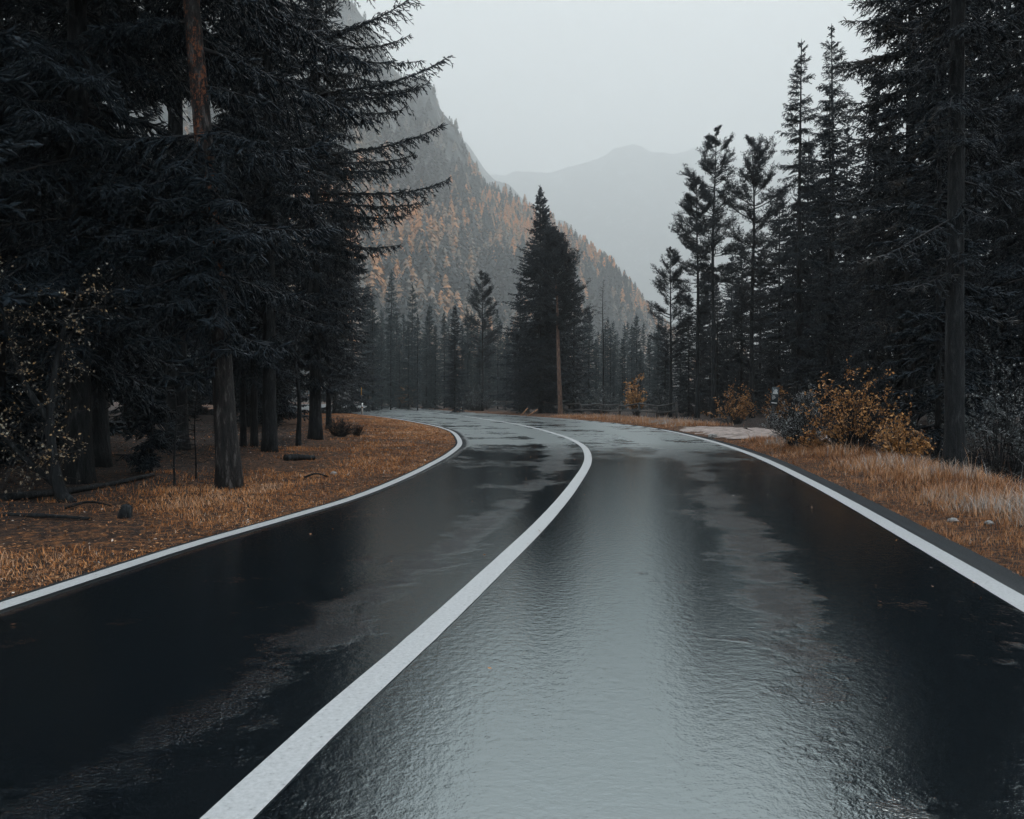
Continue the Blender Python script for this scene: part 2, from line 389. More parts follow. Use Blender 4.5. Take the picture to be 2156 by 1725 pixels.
sw = math_n('MULTIPLY_ADD', nB.outputs[0], 0.12, ar.outputs['Fac']); t.links.new(math_n('ABSOLUTE', math_n('SUBTRACT', sw, 42.45)), seam.inputs['Value'])
sg_ = math_n('MULTIPLY', math_n('SUBTRACT', 1.0, seam.outputs[0]), math_n('MULTIPLY', math_n('GREATER_THAN', lat_, 0.03), math_n('LESS_THAN', lat_, 0.45)))
wet = math_n('ADD', wet, math_n('MULTIPLY', sg_, -0.10))
wr = ramp_n(t, wet, [(0.42, (0, 0, 0)), (0.60, (1, 1, 1))])         # 1 = smooth water film, 0 = coarse grain standing out
wv = wr.outputs[0]
edge = t.nodes.new('ShaderNodeMapRange'); edge.inputs['From Min'].default_value = 0.88; edge.inputs['From Max'].default_value = 0.97; t.links.new(lane, edge.inputs['Value']); edge = edge.outputs[0]
rg = math_n('ADD', math_n('MULTIPLY_ADD', wv, -0.07, 0.11), math_n('MULTIPLY_ADD', math_n('MULTIPLY', farr.outputs[0], math_n('SUBTRACT', 1.0, wv)), 0.22, math_n('MULTIPLY', edge, 0.7))); t.links.new(rg, b.inputs['Roughness'])
col = ramp_n(t, nC.outputs[0], [(0.35, (0.003, 0.005, 0.007)), (0.62, (0.007, 0.010, 0.013)), (0.75, (0.03, 0.036, 0.042))])
dry = ramp_n(t, nC.outputs[0], [(0.35, (0.010, 0.013, 0.016)), (0.7, (0.045, 0.050, 0.056))])
cm = t.nodes.new('ShaderNodeMix'); cm.data_type = 'RGBA'; t.links.new(edge, cm.inputs['Factor']); t.links.new(col.outputs[0], cm.inputs['A']); t.links.new(dry.outputs[0], cm.inputs['B'])
t.links.new(cm.outputs['Result'], b.inputs['Base Color'])
b.inputs['Specular Tint'].default_value = (0.90, 0.99, 1.0, 1); b.inputs['IOR'].default_value = 2.8; t.links.new(math_n('MAXIMUM', 0.02, math_n('MULTIPLY_ADD', edge, -1.8, math_n('ADD', math_n('MULTIPLY_ADD', wv, 0.77, 0.13), math_n('MULTIPLY', math_n('MULTIPLY', farr.outputs[0], math_n('SUBTRACT', 1.0, wv)), 0.60)))), b.inputs['Specular IOR Level'])
hgt = math_n('ADD', math_n('MULTIPLY', nC.outputs[0], math_n('MULTIPLY_ADD', wv, -1.4, 1.65)), math_n('MULTIPLY', nD.outputs[0], math_n('MULTIPLY_ADD', wv, -0.1, 0.9)))
bump(t, b, hgt, 0.6, 0.006)
props(link('road', r_me, rm), 'wet black two lane road bending away to the left', 'road', kind='structure')

pm, t, b = mat('white_road_paint')
pn = noise(t, 45, 6, 0.75); pn2 = noise(t, 2.5, 4, 0.6)
pr_ = ramp_n(t, pn.outputs[0], [(0.30, (0.10, 0.10, 0.105)), (0.39, (0.36, 0.37, 0.38)), (0.7, (0.50, 0.51, 0.52))])
t.links.new(pr_.outputs[0], b.inputs['Base Color']); b.inputs['Roughness'].default_value = 0.45; bump(t, b, pn.outputs[0], 0.3, 0.003)
def strip(name, Ln, width, label, sel=None):
    T = unit(np.gradient(Ln[:, :2], axis=0)); Nn = np.stack([-T[:, 1], T[:, 0], np.zeros(len(T))], 1)
    rng = np.random.default_rng(5)
    wj = (width / 2 * (1 + rng.uniform(-0.02, 0.02, len(Ln))) * np.interp(Ln[:, 1], [35, 90], [1.0, 1.7]))[:, None]
    A = Ln + Nn * wj + [0, 0, 0.004]; B = Ln - Nn * wj + [0, 0, 0.004]
    V = np.stack([A, B], 1).reshape(-1, 3); i = np.arange(len(Ln) - 1)
    q = np.stack([2 * i, 2 * i + 1, 2 * i + 3, 2 * i + 2], 1)
    if sel is not None: q = q[sel[:-1] & sel[1:]]
    return props(link(name, mesh(name, V, [q]), pm), label, 'road marking', kind='structure')
strip('left_edge_line', LL, 0.155, 'solid white edge line along the inside of the bend')
strip('centre_line', ML, 0.175, 'solid white centre line of the wet road')
RD = []                                              # finer copy of the right line so that the dashes end cleanly
for i in range(len(RL) - 1):
    k = max(1, int(np.linalg.norm(RL[i + 1] - RL[i]) / 0.15)) if 20 < RL[i][1] < 70 else 1
    for j in range(k): RD.append(RL[i] + (RL[i + 1] - RL[i]) * j / k)
RD = np.array(RD + [RL[-1]]); pxr = CX + RD[:, 0] / np.maximum(RD[:, 1], 0.5) * F
sel = np.ones(len(RD), bool)
gap = (pxr > 1238) & (pxr < 1391) & (RD[:, 1] > 20)
sel[gap] = False
for a0, a1 in ((1245, 1263), (1268, 1289), (1294, 1310), (1316, 1332), (1339, 1357), (1362, 1385)):
    sel |= (pxr > a0) & (pxr < a1) & (RD[:, 1] > 20)
strip('right_edge_line', RD, 0.19, 'white edge line on the outside of the bend, dashed at the gravel turnout', sel)

# gravel turnout beside the road
gp = [(1425, 899.5), (1470, 897), (1560, 900), (1660, 906), (1760, 914), (1850, 925), (1760, 928), (1650, 925), (1560, 920), (1500, 914), (1455, 908)]
GPts = np.array([G(x, y, 0.12) for x, y in catmull(gp + [gp[0]], 10)[:-1]]); GPts[:, 0] += 0.5 * fbm(GPts[:, 0] * 1.7, GPts[:, 1] * 1.7, 4); GPts[:, 1] += 1.2 * fbm(GPts[:, 0] * 1.3 + 9, GPts[:, 1] * 1.3, 4)
cen = GPts.mean(0); ring = [GPts, (GPts * 2 + cen) / 3, (GPts + cen * 2) / 3]
V = np.vstack(ring + [cen[None]]); V[:, 2] = np.maximum(terrain(V[:, 0], V[:, 1]), -0.02) + 0.03
rv_ = verge(V[:, 0], V[:, 1])[1]; V[:, 2] = np.where(rv_ < 0.12, -0.25, V[:, 2])
n_ = len(GPts); q = []; tr = []
for k in range(2):
    for j in range(n_): q.append((k * n_ + j, k * n_ + (j + 1) % n_, (k + 1) * n_ + (j + 1) % n_, (k + 1) * n_ + j))
for j in range(n_): tr.append((2 * n_ + j, 2 * n_ + (j + 1) % n_, 3 * n_))
M_gravel = simple('pale_gravel', [(0.3, (0.08, 0.065, 0.06)), (0.46, (0.25, 0.20, 0.18)), (0.7, (0.46, 0.39, 0.355))], 5, 0.9, 8, bmp=0.6, bd=0.03)
props(link('gravel_turnout', mesh('gravel_turnout', V, [np.array(q), np.array(tr)]), M_gravel), 'pale pinkish gravel turnout beside the road', 'gravel path', kind='structure')

# ------------------------------------------------------------------ mountains
def interp(P, x):
    P = np.asarray(P, float); return np.interp(x, P[:, 0], P[:, 1])
RIDGE = [(-900, -330), (-200, -280), (300, -200), (560, -110), (640, -55), (700, -16), (722, 2), (760, 30), (782, 52), (800, 88), (812, 118), (828, 146), (845, 166), (858, 180), (868, 184), (876, 172), (890, 165), (904, 170), (914, 190), (924, 226), (942, 250), (962, 268), (975, 300), (990, 325), (1003, 352), (1012, 385), (1040, 403), (1080, 425), (1110, 440), (1150, 466), (1200, 497), (1240, 525), (1280, 560), (1310, 590), (1340, 622), (1372, 665), (1400, 700), (1450, 745), (1550, 790), (1700, 825)]
RDIST = [(-900, 1500), (500, 1400), (900, 1300), (1200, 1120), (1400, 1000), (1700, 900)]
BDIST = [(-900, 330), (500, 330), (800, 400), (1100, 520), (1400, 760), (1700, 820)]
def mountain(name, ridge, rdist, bdist, x0, x1, ncol, nrow, amp, seed, label, material, rough_top=0.0):
    xs = np.linspace(x0, x1, ncol); ry = interp(ridge, xs); rd = interp(rdist, xs); bd = interp(bdist, xs)
    ry = ry + fbm(xs / 17 + seed, xs * 0 + 3.3, 4) * rough_top
    ts = np.linspace(0, 1, nrow)
    Xp = (xs - CX) / F; zr = CAMH + (HY - ry) / F * rd
    R = []
    for tt in ts:
        prof = tt ** 1.12
        d = bd + (rd - bd) * tt; z = -3 + (zr + 3) * prof
        env = math.sin(math.pi * min(tt, 0.999)) ** 0.7
        nn = fbm(xs / 70 + seed, np.full(ncol, tt * 7.0), 5) + 0.5 * np.abs(fbm(xs / 35 + seed * 3, np.full(ncol, tt * 2.2), 4)) + 0.35 * np.abs(fbm(xs / 13 + seed * 5, np.full(ncol, tt * 6.0), 4))
        d = d + nn * amp * 1.4 * env; z = z + nn * amp * 0.5 * env
        R.append(np.stack([Xp * d, d, z], 1))
    for k, (dd, f) in enumerate(((120, 0.86), (300, 0.6), (600, 0.25), (800, -0.01))):
        R.append(np.stack([Xp * (rd + dd), rd + dd, np.maximum(zr * f, -3)], 1))
    Vm = np.array(R); nr_, nc_ = Vm.shape[:2]; im = np.arange(nr_ * nc_).reshape(nr_, nc_)
    qm = np.stack([im[:-1, :-1], im[:-1, 1:], im[1:, 1:], im[1:, :-1]], -1).reshape(-1, 4)
    o = props(link(name, mesh(name, Vm.reshape(-1, 3), [qm]), material), label, 'mountain', kind='structure')
    return Vm, nrow
M_rock, t, b = mat('rock_and_scrub')
nr1 = noise(t, 0.012, 8, 0.7, 'Object', (1, 1, 0.6)); nr2 = noise(t, 0.06, 6, 0.75, 'Object', (1, 1, 0.35))
am = t.nodes.new('ShaderNodeMath'); am.operation = 'MULTIPLY_ADD'; am.inputs[1].default_value = 0.6
t.links.new(nr2.outputs[0], am.inputs[0])
sm = t.nodes.new('ShaderNodeMath'); sm.operation = 'MULTIPLY'; sm.inputs[1].default_value = 0.6; t.links.new(nr1.outputs[0], sm.inputs[0]); t.links.new(sm.outputs[0], am.inputs[2])
rr_ = ramp_n(t, am.outputs[0], [(0.50, (0.010, 0.018, 0.021)), (0.62, (0.028, 0.04, 0.044)), (0.70, (0.16, 0.17, 0.17)), (0.80, (0.42, 0.42, 0.41))])
t.links.new(rr_.outputs[0], b.inputs['Base Color']); b.inputs['Roughness'].default_value = 0.95; bump(t, b, nr2.outputs[0], 1.0, 8)
VM, nrow_m = mountain('near_mountain', RIDGE, RDIST, BDIST, 150, 1700, 360, 130, 95, 3.0, 'steep rocky mountain with autumn larches rising on the left', M_rock, 11.0)
R2 = [(700, 130), (850, 200), (960, 285), (1000, 325), (1020, 360), (1045, 382), (1075, 396), (1110, 430), (1150, 452), (1195, 470), (1215, 498), (1235, 540), (1300, 600), (1380, 680), (1500, 760)]
mountain('far_ridge', R2, [(700, 3200), (1500, 2900)], [(700, 2300), (1500, 2100)], 700, 1500, 160, 30, 40, 8.0, 'pale wooded ridge fading behind the near mountain', M_rock, 9.0)
R3 = [(600, 300), (900, 372), (1060, 370), (1095, 360), (1130, 366), (1160, 366), (1205, 350), (1260, 334), (1300, 314), (1330, 303), (1350, 308), (1372, 323), (1420, 325), (1465, 313), (1500, 302), (1530, 318), (1560, 340), (1700, 320), (1900, 200), (2300, 150), (2900, 300)]
mountain('distant_mountain', R3, [(600, 6200), (2900, 5800)], [(600, 4300), (2900, 4000)], 600, 2900, 240, 40, 90, 12.0, 'faint misty mountain range closing the valley', M_rock, 6.0)

# hillside wood: one mass of larch and spruce on the near mountain and the far ridge
def hill_tree_mesh(P, H, tint, rng, ncl=84):
    n = len(P)
    k = rng.random((n, ncl)) ** 0.75; th = rng.uniform(0, 6.283, (n, ncl))
    wide = (H * rng.uniform(0.15, 0.24, n))[:, None]
    rad = wide * (1 - k) ** 0.85 * rng.uniform(0.55, 1.0, (n, ncl)) + 0.1
    c = np.stack([P[:, 0:1] + rad * np.cos(th), P[:, 1:2] + rad * np.sin(th), P[:, 2:3] + H[:, None] * (0.1 + 0.9 * k)], -1)
    s = (H[:, None] * (0.035 + 0.075 * (1 - k)))[..., None]
    o = np.stack([np.cos(th), np.sin(th), np.zeros_like(th)], -1); tg = np.stack([-np.sin(th), np.cos(th), np.zeros_like(th)], -1)
    up = np.array([0, 0, 1.0])
    j = rng.uniform(0.6, 1.3, (n, ncl, 1))
    A = c + up * s * 0.9 * j - o * s * 0.5; B = c + o * s * 0.9 - up * s * 0.7 + tg * s * j; D = c + o * s * 0.9 - up * s * 0.8 - tg * s
    V = np.stack([A, B, D], 2).reshape(-1, 3)
    tri = np.arange(n * ncl * 3).reshape(-1, 3)
    tt = np.clip(tint[:, None] + rng.uniform(-0.07, 0.07, (n, ncl)), 0, 1)
    return V, tri, np.repeat(tt.reshape(-1), 3)
def scatter_hill(n, rng):
    nr_, nc_ = nrow_m, VM.shape[1]
    u = rng.uniform(0.05, 1.0, n) * (nc_ - 1.001); v = rng.random(n) ** 0.95 * (nr_ - 1.001)
    i = v.astype(int); j = u.astype(int); fv = (v - i)[:, None]; fu = (u - j)[:, None]
    P = (VM[i, j] * (1 - fu) + VM[i, j + 1] * fu) * (1 - fv) + (VM[i + 1, j] * (1 - fu) + VM[i + 1, j + 1] * fu) * fv
    return P, v / nr_
rng = np.random.default_rng(11)
P, tv = scatter_hill(8500, rng)
pxm = CX + P[:, 0] / P[:, 1] * F; pym = HY - (P[:, 2] - CAMH) / P[:, 1] * F
crag = fbm(P[:, 0] / 60, P[:, 2] / 45, 4)
wood_top = np.interp(pxm, [600, 800, 950, 1010, 1100, 1400], [430, 420, 400, 380, 400, 500])
keep = (pym > wood_top - 15 + 60 * crag) | (rng.random(len(P)) < 0.16 + 0.6 * (crag > 0.08))
P, tv, pxm, pym = P[keep], tv[keep], pxm[keep], pym[keep]
zone = fbm(P[:, 0] / 45 + 5, P[:, 2] / 30, 3)
band = np.exp(-((pym - np.interp(pxm, [700, 800, 900, 1000, 1250, 1380], [470, 540, 520, 460, 520, 640])) / 85) ** 2)
orange = rng.random(len(P)) < np.clip(0.22 + 0.42 * band + 1.0 * zone, 0.05, 0.85)
tint = np.where(orange, 0.50 + 0.28 * rng.random(len(P)) + 0.30 * band * rng.random(len(P)), 0.42 * rng.random(len(P)))
tint = np.where(pym < 330, np.minimum(tint, 0.56), tint)
H = rng.uniform(17, 31, len(P)) * np.interp(tv, [0, 0.45, 1], [1.1, 1.0, 0.62])
V, tri, tt = hill_tree_mesh(P - [0, 0, 0.5], H, tint, rng)
props(link('hillside_forest', mesh('hillside_forest', V, [tri], attrs={'tint': tt}), M_hill), 'hazy wood of orange larches and dark spruces covering the mountain slope', 'forest', kind='stuff')

# ------------------------------------------------------------------ conifer kit
def spruce_branch(L_, rng, step, tstep, r, hang, arch=(0.02, -0.34, 0.24)):
    n = 12; tt = np.linspace(0, 1, n + 1)
    ax = np.stack([L_ * tt * 0.97, L_ * 0.05 * np.sin(tt * rng.uniform(2, 5) + rng.uniform(0, 6)) * tt, L_ * (arch[0] * tt + arch[1] * tt ** 2 + arch[2] * tt ** 3)], 1)
    A = lambda s: np.stack([np.interp(s, tt, ax[:, k]) for k in range(3)], -1)
    dA = np.gradient(ax, axis=0); TA = lambda s: unit(np.stack([np.interp(s, tt, dA[:, k]) for k in range(3)], -1))
    segs = (ax[:-1], ax[1:], 0.006 + 0.011 * L_ * (1 - tt[:-1]), 0.006 + 0.011 * L_ * (1 - tt[1:]))
    s = np.arange(0.10 * L_, L_ * 0.99, step) + rng.uniform(-step / 3, step / 3, len(np.arange(0.10 * L_, L_ * 0.99, step)))
    s = np.concatenate([s, s + step * 0.4]); side = np.concatenate([np.ones(len(s) // 2), -np.ones(len(s) - len(s) // 2)])
    s = np.clip(s, 0, L_ * 0.995)
    ln = np.minimum(1.05, 0.40 * (L_ - s) + 0.16) * rng.uniform(0.55, 1.15, len(s))
    B = A(s / L_); T = TA(s / L_); ang = np.radians(rng.uniform(40, 65, len(s)))
    Y = np.array([[0, 1.0, 0]])
    D = unit(T * np.cos(ang)[:, None] + Y * (side * np.sin(ang))[:, None] + np.array([[0, 0, 1]]) * rng.uniform(-0.15, 0.25, len(s))[:, None])
    sag = hang * rng.uniform(0.25, 0.8, len(s))
    def S(f, k=slice(None)):
        return B[k] + D[k] * (ln[k] * f)[:, None] + np.array([[0, 0, -1.0]]) * (sag[k] * ln[k] * f ** 2)[:, None]
    P_, Q_, R_ = [], [], []
    one = np.ones(len(s))
    for f0, f1 in ((0, 0.45), (0.33, 0.78), (0.62, 1.05)):
        P_.append(S(one * f0)); Q_.append(S(one * f1)); R_.append(np.full(len(s), r * 0.7))
    cnt = np.maximum(1, (ln / tstep).astype(int)); k = np.repeat(np.arange(len(s)), cnt); m_ = len(k)
    f = rng.uniform(0.12, 1.0, m_); base = S(f, k)
    ps = rng.choice([-1, 1], m_)[:, None]; perp = unit(np.cross(D[k], np.array([[0, 0, 1.0]]))) * ps
    dn = rng.uniform(0.1, 1.3, m_)[:, None] * hang
    dr_ = unit(0.55 * D[k] + 0.6 * perp + np.array([[0, 0, -1.0]]) * dn + rng.normal(0, 0.15, (m_, 3)))
    tl = rng.uniform(0.07, 0.24, m_) * (1.15 - 0.5 * f)
    P_.append(base); Q_.append(base + dr_ * tl[:, None]); R_.append(np.full(m_, r) * rng.uniform(0.75, 1.15, m_))
    # twigs straight off the limb, and its tip
    m2 = max(3, int(L_ / (step * 0.45))); s2 = rng.uniform(0.12, 1.0, m2); b2 = A(s2); t2 = TA(s2)
    d2 = unit(0.6 * t2 + np.stack([np.zeros(m2), rng.normal(0, 0.55, m2), rng.uniform(-1.1, 0.45, m2)], 1))
    P_.append(b2); Q_.append(b2 + d2 * rng.uniform(0.1, 0.34, m2)[:, None]); R_.append(np.full(m2, r))
    P_.append(A(np.array([0.55, 0.7, 0.84]))); Q_.append(A(np.array([0.74, 0.88, 1.0]))); R_.append(np.full(3, r * 0.9))
    return segs, (np.concatenate(P_), np.concatenate(Q_), np.concatenate(R_))
def pine_branch(L_, rng, r, tl):
    n = 8; tt = np.linspace(0, 1, n + 1)
    ax = np.stack([L_ * tt, L_ * 0.10 * np.sin(tt * 4 + rng.uniform(0, 6)) * tt, L_ * (-0.06 * tt + 0.30 * tt ** 2)], 1)
    S0 = [[ax[:-1]], [ax[1:]], [0.008 + 0.016 * L_ * (1 - tt[:-1])], [0.008 + 0.016 * L_ * (1 - tt[1:])]]
    ends = [ax[-1], ax[-2]]
    for i in range(int(6 + L_ * 9)):
        f = rng.uniform(0.3, 1.0); k = min(int(f * n), n - 1); b0 = ax[k] + (ax[k + 1] - ax[k]) * (f * n - k)
        d = unit(np.array([rng.uniform(0.3, 1), rng.uniform(-1, 1), rng.uniform(-0.15, 0.7)])); l_ = L_ * rng.uniform(0.12, 0.42)
        e_ = b0 + d * l_
        for a_, c_ in zip(S0, ([b0], [e_], [0.012], [0.006])): a_.append(np.array(c_, float))
        ends += [e_, b0 + d * l_ * 0.65]
    E = np.repeat(np.array(ends), 10, axis=0); m_ = len(E)
    d = unit(np.stack([rng.normal(0.15, 0.7, m_), rng.normal(0, 0.7, m_), rng.normal(0.45, 0.5, m_)], 1))
    E = E + rng.normal(0, tl * 0.42, (m_, 3)) * np.array([1, 1, 0.5])
    return tuple(np.concatenate(a_) for a_ in S0), (E, E + d * (tl * rng.uniform(0.5, 1.1, m_))[:, None], np.full(m_, r))
def rotz(A, c, s): return np.stack([A[:, 0] * c - A[:, 1] * s, A[:, 0] * s + A[:, 1] * c, A[:, 2]], 1)
def placed(br, az, pitch, org, sc_=1.0):
    segs, sp = br; cp, sp_ = math.cos(pitch), math.sin(pitch); c, s = math.cos(az), math.sin(az)
    def tf(A):
        A = A * sc_; A = np.stack([A[:, 0] * cp - A[:, 2] * sp_, A[:, 1], A[:, 0] * sp_ + A[:, 2] * cp], 1)
        return rotz(A, c, s) + org
    return (tf(segs[0]), tf(segs[1]), segs[2] * sc_, segs[3] * sc_), (tf(sp[0]), tf(sp[1]), sp[2])
def crown_mesh(name, brs, rng, mats):
    sg = [np.concatenate([b_[0][k] for b_ in brs]) for k in range(4)]; sp = [np.concatenate([b_[1][k] for b_ in brs]) for k in range(3)]
    V1, q1, t1 = spindle_geo(sp[0], sp[1], sp[2], rng)
    V2, q2 = seg_geo(*sg, off=len(V1), k=4)
    me = mesh(name, np.vstack([V1, V2]), [q1, t1, q2], mat_idx=np.concatenate([np.zeros(len(q1) + len(t1), int), np.ones(len(q2), int)]))
    for mm in mats: me.materials.append(mm)
    return me
def trunk_mesh(name, H_, r0, rng, material, lean=(0, 0), wob=0.05, k=14, flare=0.5, top=0.012):
    n = 26; tt = np.linspace(0, 1, n) ** 1.25; z = tt * H_ - 0.25 * (tt == 0)
    x = lean[0] * tt ** 1.2 + wob * np.sin(tt * 7 + rng.uniform(0, 6)) * tt; y = lean[1] * tt + wob * np.cos(tt * 6 + rng.uniform(0, 6)) * tt
    rad = r0 * (1 - tt) ** 0.85 + top + r0 * flare * np.exp(-np.maximum(z, 0) / 0.35)
    V, po = tube(np.stack([x, y, z], 1), rad, k, jit=0.05, rng=rng)
    me = mesh(name, V, po, smooth=True); me.materials.append(material); return me, np.stack([x, y, z], 1)

class Kit:
    def __init__(s, seed, step, tstep, r, hang, lens, arch=(0.02, -0.34, 0.24)):
        g = np.random.default_rng(seed); s.lens = np.array(lens)
        s.b = [[spruce_branch(l, g, step, tstep, r, hang, arch) for _ in range(3)] for l in lens]
    def get(s, L_, g):
        i = int(np.abs(np.log(s.lens / max(L_, 0.05))).argmin()); return s.b[i][g.integers(3)], L_ / s.lens[i]
KN = Kit(1, 0.135, 0.056, 0.0165, 1.0, [0.5, 1.0, 1.7, 2.6, 3.6])
KM = Kit(2, 0.23, 0.14, 0.038, 0.6, [0.5, 1.0, 1.7, 2.6, 3.6], (0.03, -0.30, 0.30))
KF = Kit(3, 0.40, 0.26, 0.065, 0.5, [0.6, 1.2, 2.2, 3.4], (0.03, -0.28, 0.28))
def spruce(name, seed, H_, z0, Lmax, dz, per, kit, r0, mats=None, power=0.6, lean=(0, 0), gaps=0.06, extra=(), bark_m=None, irr=0.25, skip=None):
    g = np.random.default_rng(seed); tm, ax = trunk_mesh(name + '_trunk', H_, r0, g, bark_m or M_bark, lean)
    brs = []; z = z0
    while z < H_ - 0.15:
        f = (z - z0) / (H_ - z0)
        for i in range(per):
            if g.random() < gaps: continue
            zz = z + g.uniform(-dz, dz) * 0.5
            Lb = max(0.18, Lmax * (1 - f) ** power * min(1, 0.55 + 3.5 * f) * g.uniform(1 - irr * 1.6, 1 + irr))
            az = g.uniform(0, 6.283)
            if skip and skip(zz, az): continue
            br, s_ = kit.get(Lb, g)
            pit = math.radians(np.interp(f, [0, 0.35, 0.8, 1], [-14, -4, 18, 45]) + g.uniform(-9, 9))
            o = np.array([np.interp(zz, ax[:, 2], ax[:, k]) for k in range(2)] + [zz])
            brs.append(placed(br, az, pit, o, s_))
        z += dz * np.interp(f, [0, 1], [1.0, 0.55])
    for zz, az, Lb, pit in extra:
        br = spruce_branch(Lb, g, 0.13, 0.065, 0.018, 1.05, (0.10, -0.28, 0.30))
        o = np.array([np.interp(zz, ax[:, 2], ax[:, k]) for k in range(2)] + [zz]); brs.append(placed(br, az, pit, o))
    tp = ax[-1]; brs.append(((tp[None] - [[0, 0, 0.7]], tp[None], np.array([0.02]), np.array([0.01])), (np.array([tp - [0, 0, 0.5]]), np.array([tp + [0, 0, 0.35]]), np.array([0.05]))))
    return tm, crown_mesh(name + '_crown', brs, g, mats or [M_needle, M_twig]), H_
def pine(name, seed, H_, z0, Lmax, dz, per, r0, r=0.015, tl=0.17, lean=(0, 0), bark_m=None, extra=(), dead=6):
    g = np.random.default_rng(seed); tm, ax = trunk_mesh(name + '_trunk', H_, r0, g, bark_m or M_bark, lean, wob=0.12, flare=0.3)
    lib = [[pine_branch(l, g, r, tl) for _ in range(3)] for l in (0.7, 1.4, 2.4)]; ll = np.array([0.7, 1.4, 2.4])
    brs = []; z = z0
    def put(zz, az, Lb, pit):
        i = int(np.abs(np.log(ll / Lb)).argmin()); o = np.array([np.interp(zz, ax[:, 2], ax[:, k]) for k in range(2)] + [zz])
        brs.append(placed(lib[i][g.integers(3)], az, pit, o, Lb / ll[i]))
    while z < H_:
        f = (z - z0) / (H_ - z0)
        for i in range(per):
            if g.random() < 0.15: continue
            put(z + g.uniform(-0.2, 0.2), g.uniform(0, 6.283), max(0.35, Lmax * math.sin(math.pi * (0.16 + 0.80 * f)) ** 0.9 * g.uniform(0.55, 1.15)), math.radians(np.interp(f, [0, 1], [0, 40]) + g.uniform(-12, 12)))
        z += dz * g.uniform(0.6, 1.4)
    for e_ in extra: put(*e_)
    for i in range(dead):
        zz = g.uniform(0.3, 1) * z0; az = g.uniform(0, 6.28); l_ = g.uniform(0.4, 1.3); o = np.array([np.interp(zz, ax[:, 2], ax[:, k]) for k in range(2)] + [zz])
        e1 = o + np.array([math.cos(az), math.sin(az), -0.1]) * l_
        brs.append(((np.array([o]), np.array([e1]), np.array([0.02]), np.array([0.006])), (np.zeros((0, 3)), np.zeros((0, 3)), np.zeros(0))))
    return tm, crown_mesh(name + '_crown', brs, g, [M_pine, M_twig]), H_
def bare(name, seed, H_, r0, z0, Lmax):
    g = np.random.default_rng(seed); tm, ax = trunk_mesh(name + '_trunk', H_, r0, g, M_bark, wob=0.1, flare=0.3)
    P_, Q_, a_, b_ = [], [], [], []
    for z in np.arange(z0, H_ - 0.1, 0.22):
        az = g.uniform(0, 6.28); l_ = Lmax * (1 - (z - z0) / (H_ - z0)) ** 0.6 * g.uniform(0.4, 1.1) + 0.15
        o = np.array([np.interp(z, ax[:, 2], ax[:, k]) for k in range(2)] + [z]); d = np.array([math.cos(az), math.sin(az), 0.12]); p1 = o + d * l_ * 0.55; p2 = o + d * l_ + [0, 0, 0.12 * l_]
        P_ += [o, p1]; Q_ += [p1, p2]; a_ += [0.022, 0.014]; b_ += [0.014, 0.006]
        for _ in range(5):
            f = g.uniform(0.3, 1); q0 = o + (p2 - o) * f; P_.append(q0); Q_.append(q0 + unit(g.normal(0, 1, 3) + [0, 0, -0.3]) * g.uniform(0.1, 0.35)); a_.append(0.008); b_.append(0.004)
    V2, q2 = seg_geo(np.array(P_), np.array(Q_), np.array(a_), np.array(b_), k=4)
    me = mesh(name + '_limbs', V2, [q2]); me.materials.append(M_twig); return tm, me, H_

def plant_tree(kind, var, x, y, label, H_=None, rz=0.0, group=None, cat='tree', z=None, tk=1.0, cname='crown'):
    tm, cm, h0 = var; s = (H_ / h0) if H_ else 1.0
    e_ = empty(kind, (x, y, (tz(x, y) if z is None else z) - 0.03), label, cat, group, rz, s)
    a = link('trunk', tm, None, e_); a.scale = (tk, tk, 1)
    link(cname, cm, None, e_); return e_
def tpos(px, Y): return (px - CX) / F * Y
def hgt_of(ytop, Y): return CAMH + (HY - ytop) / F * Y

# ---- the left forest ----------------------------------------------------------------
A_ = math.radians
x1, y1 = G(482, 1033)[:2]
V_L1 = spruce('roadside_spruce', 21, 22, 5.6, 2.8, 0.55, 5, KN, 0.155, gaps=0.4, irr=0.4, lean=(-2.2, 0.3), bark_m=M_bark_red,
              extra=[(2.3, A_(-60), 1.2, A_(-18)), (2.7, A_(200), 1.7, A_(-12)), (3.1, A_(-110), 1.5, A_(-25)), (3.3, A_(20), 1.4, A_(-18)), (3.6, A_(-80), 1.6, A_(-28)), (3.9, A_(180), 2.0, A_(-15)), (3.8, A_(-40), 1.5, A_(-22)), (4.1, A_(0), 2.0, A_(-10)), (3.4, A_(-95), 1.6, A_(-35)), (1.9, A_(230), 1.0, A_(-20)), (4.0, A_(-100), 1.5, A_(-38)), (4.2, A_(-75), 1.3, A_(-45)), (3.5, A_(-120), 1.8, A_(-30)), (3.0, A_(-70), 1.4, A_(-32)), (2.6, A_(-130), 1.4, A_(-25)), (4.3, A_(-130), 1.8, A_(-30)), (2.9, A_(170), 1.9, A_(-20)), (4.7, A_(-100), 1.6, A_(-32)), (5.1, A_(-70), 1.5, A_(-36)), (4.9, A_(-130), 1.8, A_(-28)), (4.6, A_(-55), 1.8, A_(-25)), (5.3, A_(-95), 1.3, A_(-40)), (5.4, A_(200), 2.2, A_(-12)), (5.2, A_(-20), 2.2, A_(-10)), (5.0, A_(150), 2.2, A_(-10)), (2.5, A_(-20), 1.2, A_(-25)), (4.2, A_(-50), 1.9, A_(-25))],
              skip=lambda z, az: z < 7.5 and -2.4 < ((az + math.pi) % 6.283 - math.pi) < -0.8)
plant_tree('spruce_tree', V_L1, x1, y1, 'thick spruce trunk nearest the left verge, orange lichen higher up its bark')
x5, y5 = G(664, 930)[:2]
